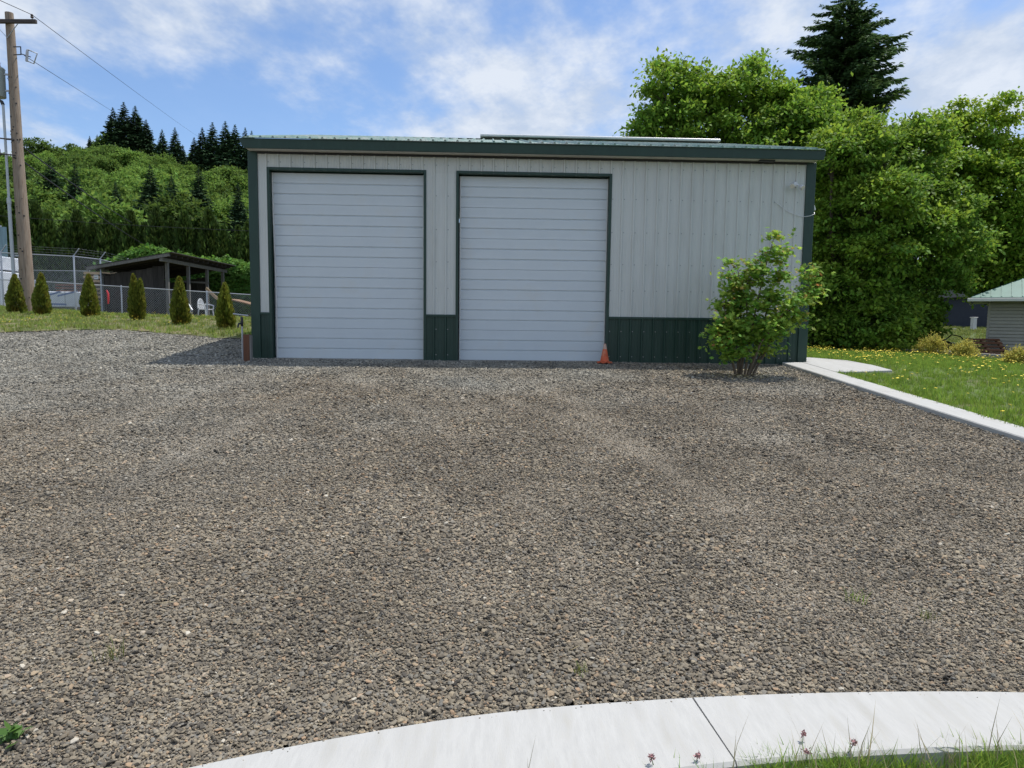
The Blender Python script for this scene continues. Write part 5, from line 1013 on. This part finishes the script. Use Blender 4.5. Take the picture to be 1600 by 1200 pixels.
scatter('verge_grass', np.column_stack([x, y, zt(x, y) - .04]), np.column_stack([r.normal(0, .15, n), r.normal(0, .15, n), r.uniform(0, 6.28, n)]), r.uniform(.6, 1.25, n) * np.where(d2 < .12, 1.15, 1.0), ii, gv, 'grass of the verge at the lower right corner', 'grass')
# clover clump on the edge, weeds in the gravel, straws
def leafy(name, label, cat, loc, n, rad, hgt, leaf, m, seed, stems=0, mf=None):
    T = empty(name, loc, label, cat); rq = np.random.default_rng(seed); p = np.column_stack([rq.normal(0, rad * .5, n), rq.normal(0, rad * .35, n), hgt * rq.random(n)]); nrm = unit(np.array([0, -.2, 1.0]) + rq.normal(size=(n, 3)) * .4); ax = unit(np.cross(nrm, unit(rq.normal(size=(n, 3))))); ln = leaf * rq.uniform(.6, 1.2, n)
    V, Fq = quads_from(p, ax, np.cross(nrm, ax), ln, ln * .8, .05); link('foliage', mesh_np('foliage', V, Fq, m), T)
    mb = MB(); [mb.tube([(q[0] * .5, q[1] * .5, -.01), (q[0], q[1], q[2])], .0014, 4) for q in p]; mb.build('stalks', m_weed, T)
    for k in range(stems):
        q = Vector((rq.normal() * rad * .6, rq.normal() * rad * .3, hgt * rq.uniform(1.2, 1.75))); MB().tube([(q.x * .6, q.y * .6, 0), (q.x * .9, q.y, q.z * .7), q], .0016, 5).build('flower_stalk', m_weed, T)
        rs = np.random.default_rng(seed + k); c = np.array([q + Vector((0, 0, 0))] * 40) + rs.normal(size=(40, 3)) * .004; a2 = unit(rs.normal(size=(40, 3)) + np.array([0, 0, .4])); V, Fq = quads_from(c, a2, rand_side(a2, rs), np.full(40, .012), np.full(40, .006)); link('flower_head', mesh_np('flower_head', V, Fq, mf), T)
    return T
leafy('clover_plant', 'leafy clover clump with dusky pink flowers on the inner edge of the edging', 'plant', (1.17, 2.33, float(zt(1.17, 2.33)) - .05), 620, .17, .075, .022, m_weed, 601, 3, m_pink)
leafy('clover_plant', 'small clover plant with drying flower heads left of the edging joint', 'plant', (.70, 2.24, float(zt(.70, 2.24)) - .05), 70, .12, .07, .018, m_weed, 602, 4, m_pink)
leafy('weed_plant', 'small green rosette weed in the gravel at the lower left edge', 'plant', (-1.76, 2.52, float(zt(-1.76, 2.52)) + .005), 16, .05, .025, .055, m_weed, 603)
for i, (x, y, s_, lab) in enumerate([(-1.69, 3.08, 1.0, 'thin grass tuft in the gravel at lower left'), (2.02, 3.62, .8, 'tiny green grass tuft in the gravel at lower right'), (2.30, 3.42, .7, 'thin yellowish grass tuft in the gravel near the right edge'), (.42, 2.93, .6, 'dry grass tuft in the gravel just above the edging')]):
    tag(link('grass_tuft', tuft(620 + i, 26, .075 * s_, .0035, .03 * s_, m_grassdry if i != 1 else m_grass, 1.1), None, (x, y, float(zt(x, y)) + .008)), lab, 'grass tuft')
st = [tuft(640 + k, 1, .16, .0035, .0, m_straw, .5) for k in range(3)]; n = 70; x = r.uniform(-4, 4.5, n); y = r.uniform(2.9, 8, n)
scatter('straw_litter', np.column_stack([x, y, zt(x, y) + .014]), np.column_stack([np.full(n, 1.5), np.zeros(n), r.uniform(0, 6.28, n)]), r.uniform(.5, 1.1, n), r.integers(0, 3, n), st, 'dry straw stalks lying on the gravel', 'straw')
# dry litter under the maple
n = 420; x = 4.45 + r.normal(0, .35, n); y = 11.95 + r.normal(0, .25, n); lf = []
for k in range(3):
    a2 = unit(np.array([[1.0, .1 * k, .15]])); V, Fq = quads_from(np.zeros((1, 3)), a2, unit(np.array([[0, 1.0, .2]])), np.array([.05]), np.array([.035]), .12); lf.append(mesh_np('dead_leaf', V, Fq, m_straw))
scatter('leaf_litter', np.column_stack([x, y, zt(x, y) + .018]), np.column_stack([r.normal(0, .3, n), r.normal(0, .3, n), r.uniform(0, 6.28, n)]), r.uniform(.5, 1.1, n), r.integers(0, 3, n), lf, 'dry fallen leaves on the gravel under the vine maple', 'leaves')
